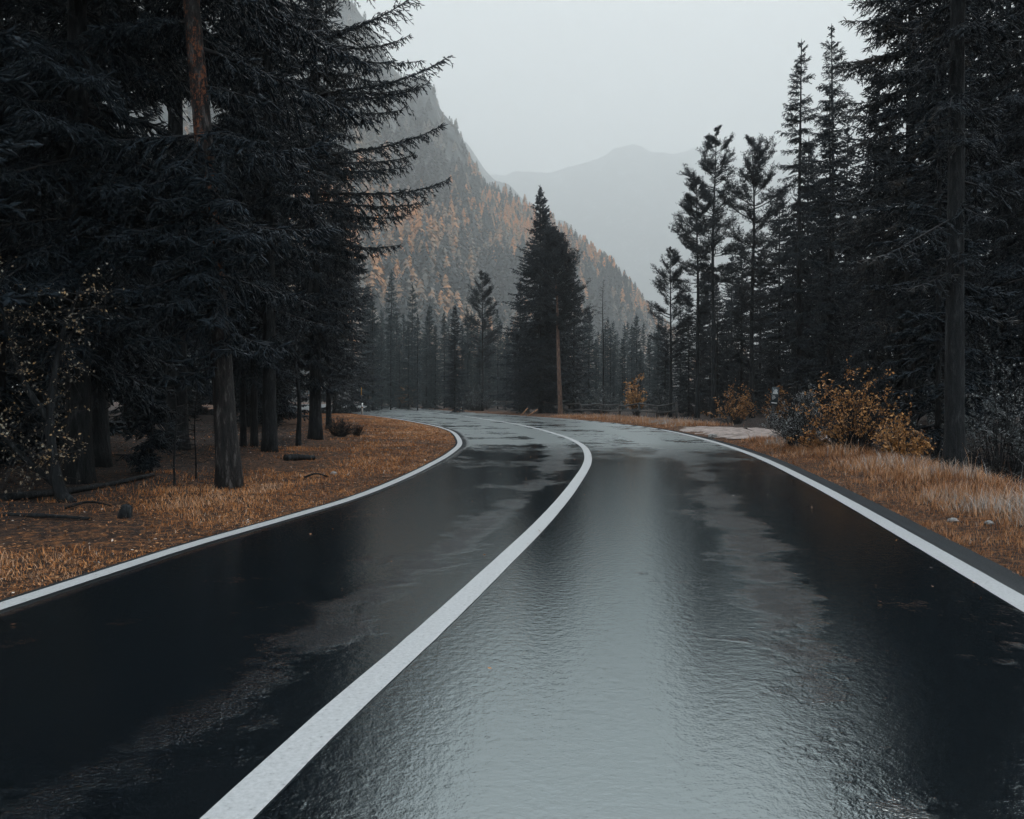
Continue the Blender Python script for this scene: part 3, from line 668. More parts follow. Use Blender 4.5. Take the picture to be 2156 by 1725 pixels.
V_L5 = spruce('bough_spruce', 22, 24, 2.1, 1.75, 0.42, 6, KN, 0.19, skip=lambda z, az: 6.8 < z < 15 and -1.1 < ((az + math.pi) % 6.283 - math.pi) < 0.9 and (int(z * 3) % 3 > 0),
              extra=[(12.9, A_(-10), 4.3, A_(14)), (12.7, A_(6), 3.2, A_(4)), (13.2, A_(-22), 2.6, A_(-4)), (12.5, A_(-2), 3.6, A_(-10)), (12.2, A_(16), 2.5, A_(-12)),
                     (11.2, A_(-6), 4.8, A_(6)), (11.0, A_(-16), 4.0, A_(-3)), (11.3, A_(9), 3.4, A_(0)), (10.8, A_(-2), 3.0, A_(-9)),
                     (9.2, A_(-4), 4.5, A_(5)), (9.0, A_(10), 3.4, A_(2)), (8.8, A_(-14), 3.4, A_(-8)),
                     (8.0, A_(-6), 4.6, A_(-2)), (7.8, A_(8), 3.7, A_(-6)), (7.5, A_(-12), 3.2, A_(-12)), (6.5, A_(0), 2.9, A_(-10)), (14.9, A_(-5), 3.6, A_(6)), (15.2, A_(10), 3.0, A_(-6))])
plant_tree('spruce_tree', V_L5, x5, y5, 'dark spruce with long boughs reaching out over the road, beside the verge bush')
SN = [spruce('near_spruce', 31, 21, 2.0, 2.8, 0.52, 5, KN, 0.16, gaps=0.12), spruce('near_spruce', 32, 20, 2.6, 2.3, 0.55, 5, KN, 0.15, gaps=0.16), spruce('near_spruce', 33, 22, 1.8, 2.9, 0.55, 5, KN, 0.18, irr=0.4, gaps=0.12)]
SN.append(spruce('near_spruce', 34, 21, 2.4, 2.2, 0.6, 5, KN, 0.15, gaps=0.5, irr=0.5))
left_near = [
    (165, 1026, 0, 21, 1.1, 'broad dark spruce trunk behind the yellow leaved leaning tree'),
    (203, 1001, 3, 22, 1.2, 'dark spruce trunk close behind the broad trunk at far left'),
    (373, 962, 3, 21, 1.5, 'wide black spruce trunk in shade behind the two bare saplings'),
    (567, 965, 1, 20, 1.0, 'straight slim spruce trunk standing right of the lichened trunk'),
    (535, 950, 3, 20, 0.6, 'thin dark spruce stem just behind the straight slim trunk'),
    (692, 905, 1, 21, 0.7, 'slim spruce trunk rising behind the dark verge bush'),
    (512, 948, 1, 18, 0.55, 'thin spruce stem half hidden by the lichened trunk'),
]
for i, (px, py, v, hh, tk, lab) in enumerate(left_near):
    p = G(px, py); plant_tree('spruce_tree', SN[v], p[0], p[1], lab, hh, rz=i * 1.9 + 0.4, group='dark trunks in the left forest', tk=tk)
SM = [spruce('mid_spruce', 41, 20, 0.6, 2.9, 0.5, 6, KM, 0.15), spruce('mid_spruce', 42, 20, 1.0, 2.3, 0.55, 6, KM, 0.13, gaps=0.15), spruce('mid_spruce', 43, 20, 0.4, 3.3, 0.52, 6, KM, 0.17, irr=0.35)]
SG = []
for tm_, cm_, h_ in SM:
    c2_ = cm_.copy(); c2_.name = 'grey_spruce_crown'; c2_.materials[0] = M_needle_haze; SG.append((tm_, c2_, h_))
lf_lab = 'dark spruce deep in the left forest behind the front row of trunks'
rng = np.random.default_rng(8)
deep = [(-8.2, 8.5), (-10.5, 12), (-9.4, 16), (-12, 22), (-15.5, 24), (-18, 30), (-13.5, 31), (-9.8, 33), (-22, 37), (-12, 39.5), (-26, 45), (-14.5, 47), (-31, 55), (-17.8, 55), (-36, 66), (-22, 66), (-18, 62), (-27, 82), (-12.8, 43.5), (-11.2, 36), (-16, 52), (-20, 60)]  # the nearest stand out of frame at left, added to darken the forest interior
for i, (x, y) in enumerate(deep):
    x += rng.uniform(-0.8, 0.8); y += rng.uniform(-0.8, 0.8)
    plant_tree('spruce_tree', SM[i % 3], x, y, lf_lab, rng.uniform(17, 24), rz=rng.uniform(0, 6.28), group='spruces deep in the left forest')
V_D = [bare('dead_tree', 51, 15, 0.10, 3, 1.5), bare('dead_tree', 52, 4.5, 0.03, 0.8, 0.7)]
p = G(628, 943); plant_tree('dead_tree', bare('snag', 53, 3.6, 0.065, 1.4, 0.5), p[0], p[1], 'short dead bare stem among orange needles left of the bough spruce')
p = G(367, 1034); plant_tree('bare_sapling', V_D[1], p[0], p[1], 'thin bare sapling standing left of the lichened spruce trunk', 1.9, cat='sapling')
p = G(412, 1018); plant_tree('bare_sapling', V_D[1], p[0], p[1], 'leaning bare sapling closest to the lichened spruce trunk', 1.6, rz=2, cat='sapling')
V_SD = spruce('young_spruce', 54, 1.5, 0.25, 0.55, 0.16, 5, KN, 0.02)
p = G(318, 1012); plant_tree('young_spruce', V_SD, p[0], p[1], 'small drooping young spruce on the shaded needle floor', 1.3)

for i, (px, Y, yt) in enumerate([(345, 42, 330), (310, 50, 300), (385, 56, 340), (270, 60, 320), (420, 66, 350), (330, 70, 330), (300, 80, 350), (370, 84, 340)]):
    plant_tree('spruce_tree', SM[(2, 0)[i % 2]], tpos(px, Y), Y, lf_lab, hgt_of(yt, Y), rz=i, group='spruces deep in the left forest')
# ---- the trees across the bend --------------------------------------------------------
V_M1 = spruce('pointed_spruce', 61, 22, 0.8, 5.3, 0.44, 8, KM, 0.2, power=0.8, gaps=0.08, irr=0.2)
plant_tree('spruce_tree', V_M1, tpos(1137, 76), 76, 'tall pointed dark spruce standing centre beyond the bend', hgt_of(396, 76))
V_M2 = pine('red_pine', 62, 17, 7.8, 2.6, 0.34, 6, 0.21, r=0.018, tl=0.18, bark_m=M_bark_pine, lean=(-0.7, 0), extra=[(8.3, A_(-20), 3.0, A_(2)), (8.8, A_(-10), 2.8, A_(6)), (9.2, A_(200), 2.6, A_(5))])
plant_tree('pine_tree', V_M2, tpos(1180, 70), 70, 'pine with bare reddish trunk beside the tall pointed spruce', hgt_of(492, 70))
mid = [  # px, dist, ytop, variant, label
    (1208, 82, 560, 2, 'dark bushy spruce crowding right behind the reddish pine trunk'),
    (1095, 82, 590, 0, 'dark spruce pressed against the lower left of the tall pointed spruce'),
    (1160, 86, 520, 2, 'dark spruce hidden behind the reddish pine and pointed spruce'),
    (958, 84, 640, 0, 'small pointed dark spruce with clear tip left of the tall pointed spruce'),
    (1240, 90, 650, 1, 'grey spruce between the reddish pine and the bare dead tree'),
    (1340, 118, 662, 0, 'hazy spruce with pointed tip behind the yellow roadside tree'),
    (825, 125, 570, 1, 'hazy slim spruce standing right of the left forest edge'),
    (868, 135, 598, 1, 'misty thin spruce, second along from the left forest edge'),
    (905, 130, 640, 0, 'misty spruce just left of the small pointed dark spruce'),
    (775, 104, 600, 2, 'tall grey spruce against the left forest edge by the far road'),
    (742, 88, 470, 2, 'tall dark spruce at the end of the left forest beside the far road'),
    (705, 74, 330, 2, 'tall dark spruce behind the bough spruce near the road end'),
    (985, 105, 690, 2, 'low dark spruce filling between the small spruce and the hazy pine'),
    (1285, 100, 690, 1, 'faint thin spruce just right of the bare dead tree'),
    (1385, 105, 690, 0, 'hazy spruce behind the leftmost pine of the right wood'),
]
for i, (px, Y, yt, v, lab) in enumerate(mid):
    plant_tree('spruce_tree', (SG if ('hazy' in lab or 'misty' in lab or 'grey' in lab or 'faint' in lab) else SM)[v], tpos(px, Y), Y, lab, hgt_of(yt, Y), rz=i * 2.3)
V_P = [pine('pine', 71, 17, 7.0, 1.9, 0.55, 4, 0.15), pine('pine', 72, 18, 8.0, 2.1, 0.6, 4, 0.15), pine('pine', 73, 16, 5.0, 2.3, 0.55, 4, 0.14)]
plant_tree('pine_tree', V_P[2], tpos(1016, 92), 92, 'hazy pine with open crown left of the tall pointed spruce', hgt_of(575, 92), rz=1)
plant_tree('dead_tree', V_D[0], tpos(1270, 84), 84, 'bare dead tree with short side twigs beyond the fence', hgt_of(590, 84))
SF = [spruce('far_spruce', 81, 20, 0.3, 3.4, 0.75, 5, KF, 0.15, mats=[M_needle_haze, M_twig]), spruce('far_spruce', 82, 20, 0.5, 2.7, 0.75, 5, KF, 0.13, gaps=0.15, mats=[M_needle_haze, M_twig]), spruce('far_spruce', 83, 20, 0.3, 3.9, 0.8, 5, KF, 0.16, irr=0.35, mats=[M_needle_haze, M_twig])]
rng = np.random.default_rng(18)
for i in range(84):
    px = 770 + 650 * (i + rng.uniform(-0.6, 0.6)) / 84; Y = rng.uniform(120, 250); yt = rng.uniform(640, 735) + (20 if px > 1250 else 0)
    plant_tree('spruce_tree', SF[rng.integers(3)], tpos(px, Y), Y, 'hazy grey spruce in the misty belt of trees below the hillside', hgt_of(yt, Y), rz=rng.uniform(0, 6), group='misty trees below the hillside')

# ---- the right wood --------------------------------------------------------------------
right = [  # kind, variant, px, dist, ytop, label
    ('pine_tree', V_P[2], 1412, 58, 528, 'short pine at the left edge of the right wood'),
    ('pine_tree', V_P[0], 1468, 56, 385, 'leaning pine with one sided boughs, second in the right wood'),
    ('pine_tree', V_P[1], 1502, 54, 283, 'tall thin pine with spiky narrow top in the right wood'),
    ('pine_tree', V_P[2], 1583, 56, 296, 'pine with broad open crown right of the spiky topped pine'),
    ('spruce_tree', SN[1], 1682, 47, 98, 'slender pointed spruce with drooping boughs against the pale sky'),
    ('spruce_tree', SN[1], 1750, 50, 70, 'thin spruce with a needle sharp tip beside the slender spruce'),
    ('spruce_tree', SM[1], 1745, 44, 190, 'dark spruce with leaning stem below the needle sharp tip'),
    ('spruce_tree', SM[0], 1640, 60, 400, 'dense dark spruce behind the small information sign'),
    ('spruce_tree', SM[2], 1450, 62, 620, 'bushy low spruce under the leaning pine'),
    ('spruce_tree', SM[0], 1510, 60, 600, 'bushy low spruce under the spiky topped pine'),
    ('spruce_tree', SM[2], 1560, 63, 560, 'bushy dark spruce under the broad open pine'),
]
for i, (k, v, px, Y, yt, lab) in enumerate(right):
    plant_tree(k, v, tpos(px, Y), Y, lab, hgt_of(yt, Y), rz=i * 1.7 + 0.9)
V_R8 = spruce('great_spruce', 91, 27, 2.0, 3.0, 0.46, 6, KN, 0.2, mats=[M_needle_brown, M_twig], irr=0.3)
plant_tree('spruce_tree', V_R8, tpos(1915, 27), 27, 'huge spruce with brown tipped sprays above the yellow bush', 27, rz=0.5)
xr, yr = tpos(2010, 15.5), 15.5
V_R9 = spruce('bare_trunk_spruce', 92, 24, 6.6, 2.3, 0.6, 4, KN, 0.165, gaps=0.3, extra=[(5.6, A_(10), 2.2, A_(-12)), (4.9, A_(190), 2.4, A_(-30)), (3.9, A_(185), 1.3, A_(-25)), (3.2, A_(0), 1.1, A_(-20)), (5.2, A_(-80), 1.2, A_(-35)), (4.3, A_(-100), 0.9, A_(-30))], mats=[M_needle_brown, M_twig])
plant_tree('spruce_tree', V_R9, xr, yr, 'straight bare spruce trunk rising out of the right roadside ditch')
plant_tree('spruce_tree', SN[2], tpos(2165, 23), 23, 'massive dark spruce filling the right edge of the photo', 24, rz=2.2)
plant_tree('spruce_tree', SN[0], tpos(2118, 31), 31, 'dark spruce with visible trunk right of the bare ditch trunk', 26, rz=4.0)
plant_tree('spruce_tree', SM[1], tpos(1975, 20), 20, 'thin stemmed spruce just left of the bare ditch trunk', 17, rz=1.1, tk=0.6)
rw_lab = 'dark spruce deep in the right wood behind the autumn bushes'
for i, (px, Y, yt) in enumerate([(1400, 70, 690), (1432, 74, 650), (1475, 70, 640), (1495, 78, 560), (1530, 70, 640), (1562, 76, 520), (1600, 70, 560), (1625, 66, 610), (1668, 68, 470), (1710, 66, 520), (1735, 70, 400), (1790, 64, 380)]):
    plant_tree('spruce_tree', SM[(2, 0, 2)[i % 3]], tpos(px, Y), Y, rw_lab, hgt_of(yt, Y), rz=i * 1.3, group='spruces deep in the right wood')
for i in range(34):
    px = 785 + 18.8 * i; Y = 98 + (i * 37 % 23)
    plant_tree('spruce_tree', SG[(2, 0, 1)[i % 3]], tpos(px, Y), Y, 'hazy spruce in the dense row beyond the roadside fence', hgt_of(632 + (i * 53 % 80) + (35 if px > 1200 else 0), Y), rz=i * 0.9, group='spruces beyond the fence')
for i, (px, Y, hh) in enumerate([(1700, 62, 21), (1780, 56, 20), (1840, 42, 18), (1870, 58, 22), (1960, 46, 21), (2040, 40, 22), (2090, 52, 23), (2180, 44, 22), (2230, 34, 21), (2010, 64, 24), (2150, 66, 24), (1930, 70, 24), (1820, 74, 23), (1600, 78, 17), (1540, 84, 16), (1480, 88, 15)]):
    plant_tree('spruce_tree', SM[i % 3], tpos(px, Y), Y, rw_lab, hh, rz=i * 2.1, group='spruces deep in the right wood')

# ------------------------------------------------------------------ bushes
def leaf_geo(P, size, rng, droop=0.3):
    n = len(P); d = unit(rng.normal(0, 1, (n, 3)) + [0, 0, -droop]); u, v = frames(d); a = rng.uniform(0, 6.28, n)[:, None]
    sd_ = np.cos(a) * u + np.sin(a) * v; nn = np.cross(d, sd_); s = size[:, None]
    V = np.stack([P, P + d * s * 0.5 + sd_ * s * 0.32 + nn * s * 0.06, P + d * s, P + d * s * 0.5 - sd_ * s * 0.32 + nn * s * 0.06], 1).reshape(-1, 3)
    return V, np.arange(n * 4).reshape(-1, 4)
def bush(kind, px, Y, wpx, ytop, label, lm, nst=40, nleaf=2600, ls=0.06, seed=1, spread=1.0, bare_low=0.15, tmean=0.6, cat='bush', base=None, clump=7, ww=None, group=None):
    g = np.random.default_rng(seed); x = tpos(px, Y); zb = tz(x, Y); Hh = hgt_of(ytop, Y) - zb; Wd = (wpx / F * Y) / 2
    P_, Q_, a_, b_, tw = [], [], [], [], []
    for i in range(nst):
        az = g.uniform(0, 6.283); out_ = g.random() ** 0.6; hh = Hh * (1 - 0.5 * out_ ** 2) * g.uniform(0.4, 1.05)
        b0 = np.array([math.cos(az), math.sin(az) * 0.8, 0]) * Wd * 0.25 * out_ * spread
        e_ = np.array([math.cos(az) * Wd * out_, math.sin(az) * Wd * out_ * 0.8, hh]); pts = []
        for f in np.linspace(0, 1, 6):
            pts.append(b0 + (e_ - b0) * np.array([f ** 1.3, f ** 1.3, f]) + g.normal(0, 0.03 * Hh, 3) * (f > 0) * 0.5)
        for k in range(5):
            P_.append(pts[k]); Q_.append(pts[k + 1]); rr = 0.012 * Hh / 2
            a_.append(rr * (1 - k / 5) + 0.003); b_.append(rr * (1 - (k + 1) / 5) + 0.003)
            for _ in range(3):
                f = g.random(); q0 = pts[k] + (pts[k + 1] - pts[k]) * f; d = unit(unit(pts[k + 1] - pts[k]) * 0.7 + g.normal(0, 0.55, 3)); l_ = Hh * g.uniform(0.07, 0.2)
                P_.append(q0); Q_.append(q0 + d * l_); a_.append(0.005); b_.append(0.002)
                if q0[2] > bare_low * Hh: tw.append((q0, q0 + d * l_))
    e0 = empty(kind, (x, Y, zb - 0.02), label, cat, group)
    V, q = seg_geo(np.array(P_), np.array(Q_), np.array(a_), np.array(b_), k=4)
    link('stem', mesh(kind + '_stem', V, [q]), M_twig, e0)
    tw = np.array(tw); k = np.repeat(g.integers(0, len(tw), nleaf // clump + 1), clump)[:nleaf]
    f = g.random(nleaf)[:, None]; LP = tw[k, 0] * (1 - f) + tw[k, 1] * f + g.normal(0, ls * 0.4, (nleaf, 3)); LP[:, 2] = np.maximum(LP[:, 2], 0.03)
    V, q = leaf_geo(LP, ls * g.uniform(0.6, 1.2, nleaf), g)
    base_t = g.normal(0, 0.13, len(tw))[k]
    tn = np.clip(tmean + base_t + g.normal(0, 0.12, nleaf), 0, 1)
    link('foliage', mesh(kind + '_foliage', V, [q], attrs={'tint': np.repeat(tn, 4)}), lm, e0)
bush('yellow_bush', 1800, 20, 230, 765, 'large golden leaved bush on the right verge', M_leaf_y, 80, 3000, 0.07, 1, tmean=0.66)
bush('yellow_bush', 1895, 18, 150, 855, 'lower golden bush in front of the bare ditch trunk', M_leaf_y, 30, 1500, 0.075, 2, tmean=0.68)
bush('low_bush', 1745, 20.5, 190, 900, 'low amber scrub at the foot of the large golden bush', M_leaf_y, 40, 1500, 0.06, 12, tmean=0.45)
bush('grey_bush', 1688, 22, 150, 802, 'twiggy grey leaved bush beside the large golden bush', M_leaf_g, 90, 4200, 0.045, 3, tmean=0.95)
bush('amber_bush', 1545, 43, 110, 800, 'dark amber speckled bush behind the gravel turnout', M_leaf_y, 40, 1500, 0.10, 4, tmean=0.45)
bush('amber_bush', 1640, 42, 80, 795, 'small amber bush right of the information sign', M_leaf_y, 30, 900, 0.10, 5, tmean=0.5)
bush('grey_shrub', 2110, 18, 190, 730, 'tall pale grey leaved shrub at the right edge beyond the ditch', M_leaf_g, 50, 3600, 0.055, 6, tmean=0.62, bare_low=0.3)
bush('grey_shrub', 1985, 22, 150, 790, 'dull grey leaved shrub behind the bare ditch trunk', M_leaf_g, 40, 2200, 0.055, 7, tmean=0.55, bare_low=0.3)
bush('yellow_tree', 1340, 62, 62, 775, 'slim young tree with golden top leaves by the fence', M_leaf_y, 26, 1300, 0.16, 8, tmean=0.62, cat='young tree')
bush('dark_bush', 716, 28.5, 66, 872, 'round dark twiggy bush on the verge right of the bough spruce', M_leaf_r, 110, 1500, 0.035, 9, tmean=0.35)
bush('dark_bush', 752, 29, 26, 890, 'small dark twiggy bush at the right foot of the round bush', M_leaf_r, 50, 500, 0.035, 10, tmean=0.4)
bush('reddish_bush', 850, 118, 60, 797, 'pale reddish bush across the far road', M_leaf_r, 40, 1400, 0.20, 11, tmean=0.85)
bush('reddish_bush', 790, 128, 50, 805, 'dull reddish bush near the yellow tipped marker pole', M_leaf_r, 40, 1200, 0.20, 13, tmean=0.7)
bush('grey_bush', 1265, 72, 120, 800, 'grey twiggy bush below the bare dead tree', M_leaf_g, 60, 2000, 0.13, 14, tmean=0.5)
bush('grey_bush', 1400, 66, 110, 810, 'dark grey bush behind the end of the fence', M_leaf_g, 60, 1800, 0.13, 15, tmean=0.3)
bush('grey_bush', 1000, 92, 110, 800, 'dark grey bush behind the far left part of the fence', M_leaf_g, 60, 1800, 0.16, 16, tmean=0.3)
# the leaning leafy tree at far left
xl, yl = G(132, 1062)[:2]
e0 = empty('leaning_tree', (xl, yl, tz(xl, yl) - 0.02), 'crooked leaning tree with sparse yellow leaves at the left edge', 'tree')
g = np.random.default_rng(23)
stems = [[(0, 0, 0), (-0.12, 0, 0.5), (-0.2, 0.05, 1.1), (-0.15, 0.1, 1.8), (0.0, 0.1, 2.4), (0.2, 0.1, 2.9)], [(0.15, 0, 0), (-0.1, 0, 0.25), (-0.45, -0.1, 0.62), (-0.75, -0.1, 0.95), (-1.0, -0.1, 1.6), (-1.1, -0.1, 2.5), (-1.15, -0.1, 3.2)], [(-0.2, 0.05, 1.1), (-0.5, 0, 1.6), (-0.8, 0.1, 2.3), (-0.9, 0.1, 3.0)]]
VV, PP, o_ = [], [], 0; tw = []
for s_ in stems:
    pts = catmull(np.array(s_, float), 5); V, po = tube(pts, np.linspace(0.085 if s_ is stems[0] else 0.05, 0.012, len(pts)), 8)
    VV.append(V); PP += [p_ + o_ for p_ in po]; o_ += len(V)
    for i in range(6, len(pts)):
        for _ in range(3):
            d = unit(g.normal(0, 1, 3) + [0.25, 0, 0.1]); l_ = g.uniform(0.3, 0.75); tw.append((pts[i], pts[i] + d * l_))
tw = np.array(tw)
quad4 = [p_ for p_ in PP if p_.shape[1] == 4]; caps = [p_ for p_ in PP if p_.shape[1] != 4]
link('trunk', mesh('leaning_tree_trunk', np.vstack(VV), [np.concatenate(quad4)] + caps, smooth=True), M_bark, e0)
V, q = seg_geo(tw[:, 0], tw[:, 1], np.full(len(tw), 0.008), np.full(len(tw), 0.003), k=4)
link('limbs', mesh('leaning_tree_limbs', V, [q]), M_twig, e0)
nl = 1500; k = np.repeat(g.integers(0, len(tw), nl // 5 + 1), 5)[:nl]; f = g.uniform(0.2, 1.05, nl)[:, None]
V, q = leaf_geo(tw[k, 0] * (1 - f) + tw[k, 1] * f + g.normal(0, 0.04, (nl, 3)), g.uniform(0.03, 0.055, nl), g)
link('crown', mesh('leaning_tree_crown', V, [q], attrs={'tint': np.repeat(np.clip(g.normal(0.6, 0.2, len(tw))[k] + g.normal(0, 0.12, nl), 0, 1), 4)}), M_leaf_p, e0)

# ------------------------------------------------------------------ grass, litter
def blades(name, pts, h, wdt, tint, rng, m, label, lean=0.5):
    n = len(pts); az = rng.uniform(0, 6.283, n); side = np.stack([np.cos(az), np.sin(az), np.zeros(n)], 1)
    ld = np.stack([-np.sin(az), np.cos(az), np.zeros(n)], 1) * (rng.normal(0, lean, n) * h)[:, None]
    up = np.array([[0, 0, 1.0]]) * h[:, None]; w_ = side * (wdt / 2)[:, None]
    V = np.stack([pts - w_, pts + w_, pts + up * 0.55 + ld * 0.35 + w_ * 0.7, pts + up * 0.55 + ld * 0.35 - w_ * 0.7, pts + up * 0.9 + ld], 1).reshape(-1, 3)
    b_ = (np.arange(n) * 5)[:, None]
    return props(link(name, mesh(name, V, [b_ + np.array([[0, 1, 2, 3]]), b_ + np.array([[3, 2, 4]])], attrs={'tint': np.repeat(tint, 5)}), m), label, 'grass', kind='stuff')
rng = np.random.default_rng(40)
def sample_side(n, side, dmax, ymax, rng, pw=1.6):
    Ln = LL if side == 'L' else RL
    T = unit(np.gradient(Ln[:, :2], axis=0)); Nn = np.stack([-T[:, 1], T[:, 0]], 1) * (1 if side == 'L' else -1)
    sl_ = np.linalg.norm(np.gradient(Ln[:, :2], axis=0), axis=1)
    ok = (Ln[:, 1] > 1.5) & (Ln[:, 1] < ymax); wgt = np.where(ok, sl_ / np.maximum(Ln[:, 1], 5) ** pw, 0); wgt /= wgt.sum()
    i = rng.choice(len(Ln), n, p=wgt); off = (0.14 if side == 'L' else 0.36)
    d = off + rng.random(n) ** 1.25 * dmax - 0.02
    xy = Ln[i, :2] + Nn[i] * d[:, None] + T[i] * (rng.uniform(-0.5, 0.5, n) * sl_[i])[:, None]
    return xy, d - off
xy, d = sample_side(120000, 'L', 6.0, 75, rng, 0.9)
l_, r_ = verge(xy[:, 0], xy[:, 1]); z = terrain(xy[:, 0], xy[:, 1])
pat = fbm(xy[:, 0] * 0.5, xy[:, 1] * 0.5, 4); p2 = fbm(xy[:, 0] * 2.2 + 4, xy[:, 1] * 2.2, 3)
ok = (l_ > -0.03) & (rng.random(len(xy)) < np.clip(1.2 - l_ / np.clip(1.1 + 0.14 * xy[:, 1], 1.3, 7) + pat * 1.8 + p2 * 0.8, 0.02, 1))
xy, z, pat, p2, l_ = xy[ok], z[ok], pat[ok], p2[ok], l_[ok]; n = len(xy)
h = rng.uniform(0.02, 0.06, n) * (1 + 0.8 * np.clip(p2, -0.3, 1)) * (0.6 + 0.7 * sstep(0, 0.8, l_))
tint = np.clip(0.53 + 0.6 * pat + 0.5 * p2 + rng.normal(0, 0.15, n) - 0.22 * sstep(1.2, 4, l_), 0, 0.86)  # blades tinted darker away from the road, tree shade put into the colour
tint[rng.random(n) < 0.015] = 0.97
blades('orange_grass', np.column_stack([xy, z - 0.005]), h, rng.uniform(0.003, 0.007, n) * np.clip(xy[:, 1] / 9, 1, 4), tint, rng, M_grass, 'short rusty orange grass along the left verge and inside the bend', 0.9)
xy, d = sample_side(130000, 'R', 4.2, 62, rng, 0.9)
l_, r_ = verge(xy[:, 0], xy[:, 1]); z = terrain(xy[:, 0], xy[:, 1])
pat = fbm(xy[:, 0] * 0.5 + 7, xy[:, 1] * 0.5, 4); p2 = fbm(xy[:, 0] * 2.0, xy[:, 1] * 2.0 + 5, 3)
ok = (r_ > -0.02) & (rng.random(len(xy)) < np.clip(1.2 - np.abs(r_ - 1.2) / 2.4 + pat, 0.05, 1))
ongr = np.zeros(len(xy), bool)
pxg = CX + xy[:, 0] / xy[:, 1] * F; pyg = HY + (CAMH - 0.1) / xy[:, 1] * F
ok &= ~((pxg > 1420) & (pxg < 1760) & (pyg > 897) & (pyg < 923))
xy, z, pat, p2, r_ = xy[ok], z[ok], pat[ok], p2[ok], r_[ok]; n = len(xy)
h = rng.uniform(0.07, 0.20, n) * (0.35 + 1.0 * sstep(0.2, 1.4, r_)) * (1 + 0.9 * np.clip(p2, -0.4, 1)); tall = rng.random(n) < 0.012; h[tall] *= 2.2
tint = np.clip(0.5 + 0.45 * p2 + 0.5 * pat * sstep(0.3, 1.0, r_) + 0.15 * sstep(0.5, 1.0, r_) * (1 - sstep(1.3, 2.0, r_)) - 0.06 + rng.normal(0, 0.16, n) - 0.15 * (1 - sstep(0, 0.6, r_)), 0, 1)
blades('tall_dry_grass', np.column_stack([xy, z - 0.01]), h, rng.uniform(0.003, 0.007, n) * np.clip(xy[:, 1] / 9, 1, 4), tint, rng, M_straw, 'tall straw and orange grass in tufts along the right verge', 0.7)
# fallen leaves
xy, d = sample_side(42000, 'L', 13, 45, rng, 1.1); l_, r_ = verge(xy[:, 0], xy[:, 1]); ok = l_ > 0.05; xy = xy[ok]; n = len(xy)
xr_ = np.column_stack([rng.uniform(-5, 5.5, 90), rng.uniform(3, 24, 90)]); lx, rx = verge(xr_[:, 0], xr_[:, 1]); xr_ = xr_[(lx < -0.05) & (rx < -0.05)]
xy = np.vstack([xy, xr_]); l_ = np.concatenate([l_[ok], np.zeros(len(xr_))]); ok = slice(None); n = len(xy)
z = np.maximum(terrain(xy[:, 0], xy[:, 1]), -0.012); g = rng
lq = l_[ok]; d = unit(np.column_stack([g.normal(0, 1, (n, 2)), g.normal(0, 0.25, n)])); s_ = unit(np.cross(d, np.array([[0, 0, 1.0]])) + g.normal(0, 0.2, (n, 3))); sz = g.uniform(0.015, 0.04, n)[:, None] * np.clip(xy[:, 1:2] / 14, 1, 2)
B = np.column_stack([xy, z + 0.02])
V = np.stack([B, B + d * sz * 0.5 + s_ * sz * 0.35, B + d * sz, B + d * sz * 0.5 - s_ * sz * 0.35], 1).reshape(-1, 3)
tint = np.clip(g.normal(0.34, 0.22, n) - 0.20 * sstep(1.5, 5, lq), 0, 0.85); tint[g.random(n) < 0.025] = 0.95  # leaves deeper in get a darker tint, standing in for forest shade
props(link('fallen_leaves', mesh('fallen_leaves', V, [np.arange(n * 4).reshape(-1, 4)], attrs={'tint': np.repeat(tint, 4)}), M_litter), 'fallen brown and pale leaves scattered over the left forest floor and the wet road', 'leaves', kind='stuff')

# ------------------------------------------------------------------ fence, posts, sign, logs
M_wood = simple('weathered_dark_wood', [(0.3, (0.03, 0.03, 0.032)), (0.7, (0.10, 0.095, 0.09))], 6, 0.8, 6, stretch=(1, 1, 1), bmp=0.3)
M_stake = simple('pale_orange_wood', [(0.3, (0.30, 0.14, 0.07)), (0.7, (0.55, 0.30, 0.17))], 8, 0.7)
fpx = [(1425, 886), (1385, 884), (1345, 882), (1305, 880), (1265, 877.5), (1225, 874.5), (1185, 872), (1145, 870), (1105, 868), (1065, 866), (1025, 863.5), (990, 861)]
FP = [G(a, b2) + np.array([0, 0, 0]) for a, b2 in fpx]
FP = [p * np.array([1.0, 1.0, 1]) for p in FP]
fb = FP[0]; fe = empty('rail_fence', (fb[0], fb[1], tz(fb[0], fb[1])), 'low dark wooden rail fence running behind the far road edge', 'fence')
g = np.random.default_rng(4)
tops = []
for p in FP:
    zz = tz(p[0], p[1]) - fe.location[2]; hh = 0.95 + g.uniform(-0.1, 0.12); q = p - fb; tl = np.array([g.normal(0, 0.06), g.normal(0, 0.06), hh])
    V, po = tube(np.array([q + [0, 0, zz - 0.2], q + [0, 0, zz] + tl * 0.5, q + [0, 0, zz] + tl]), [0.08, 0.08, 0.075], 8)
    link('post', mesh('fence_post', V, po), M_wood, fe); tops.append((q + [0, 0, zz] + tl, q + [0, 0, zz] + tl * 0.5))
for a, b2 in zip(tops[:-1], tops[1:]):
    for k in range(2):
        sag = np.array([0, 0, -g.uniform(0.03, 0.16) - (0.4 if g.random() < 0.15 else 0)]); o2 = np.array([0, -0.1, 0])
        V, po = tube(np.array([a[k] + o2 + sag * 0.3, (a[k] + b2[k]) / 2 + o2 + sag, b2[k] + o2 + sag * g.uniform(0.2, 1.5)]), [0.06, 0.055, 0.05], 7)
        link('rail', mesh('fence_rail', V, po), M_wood, fe)
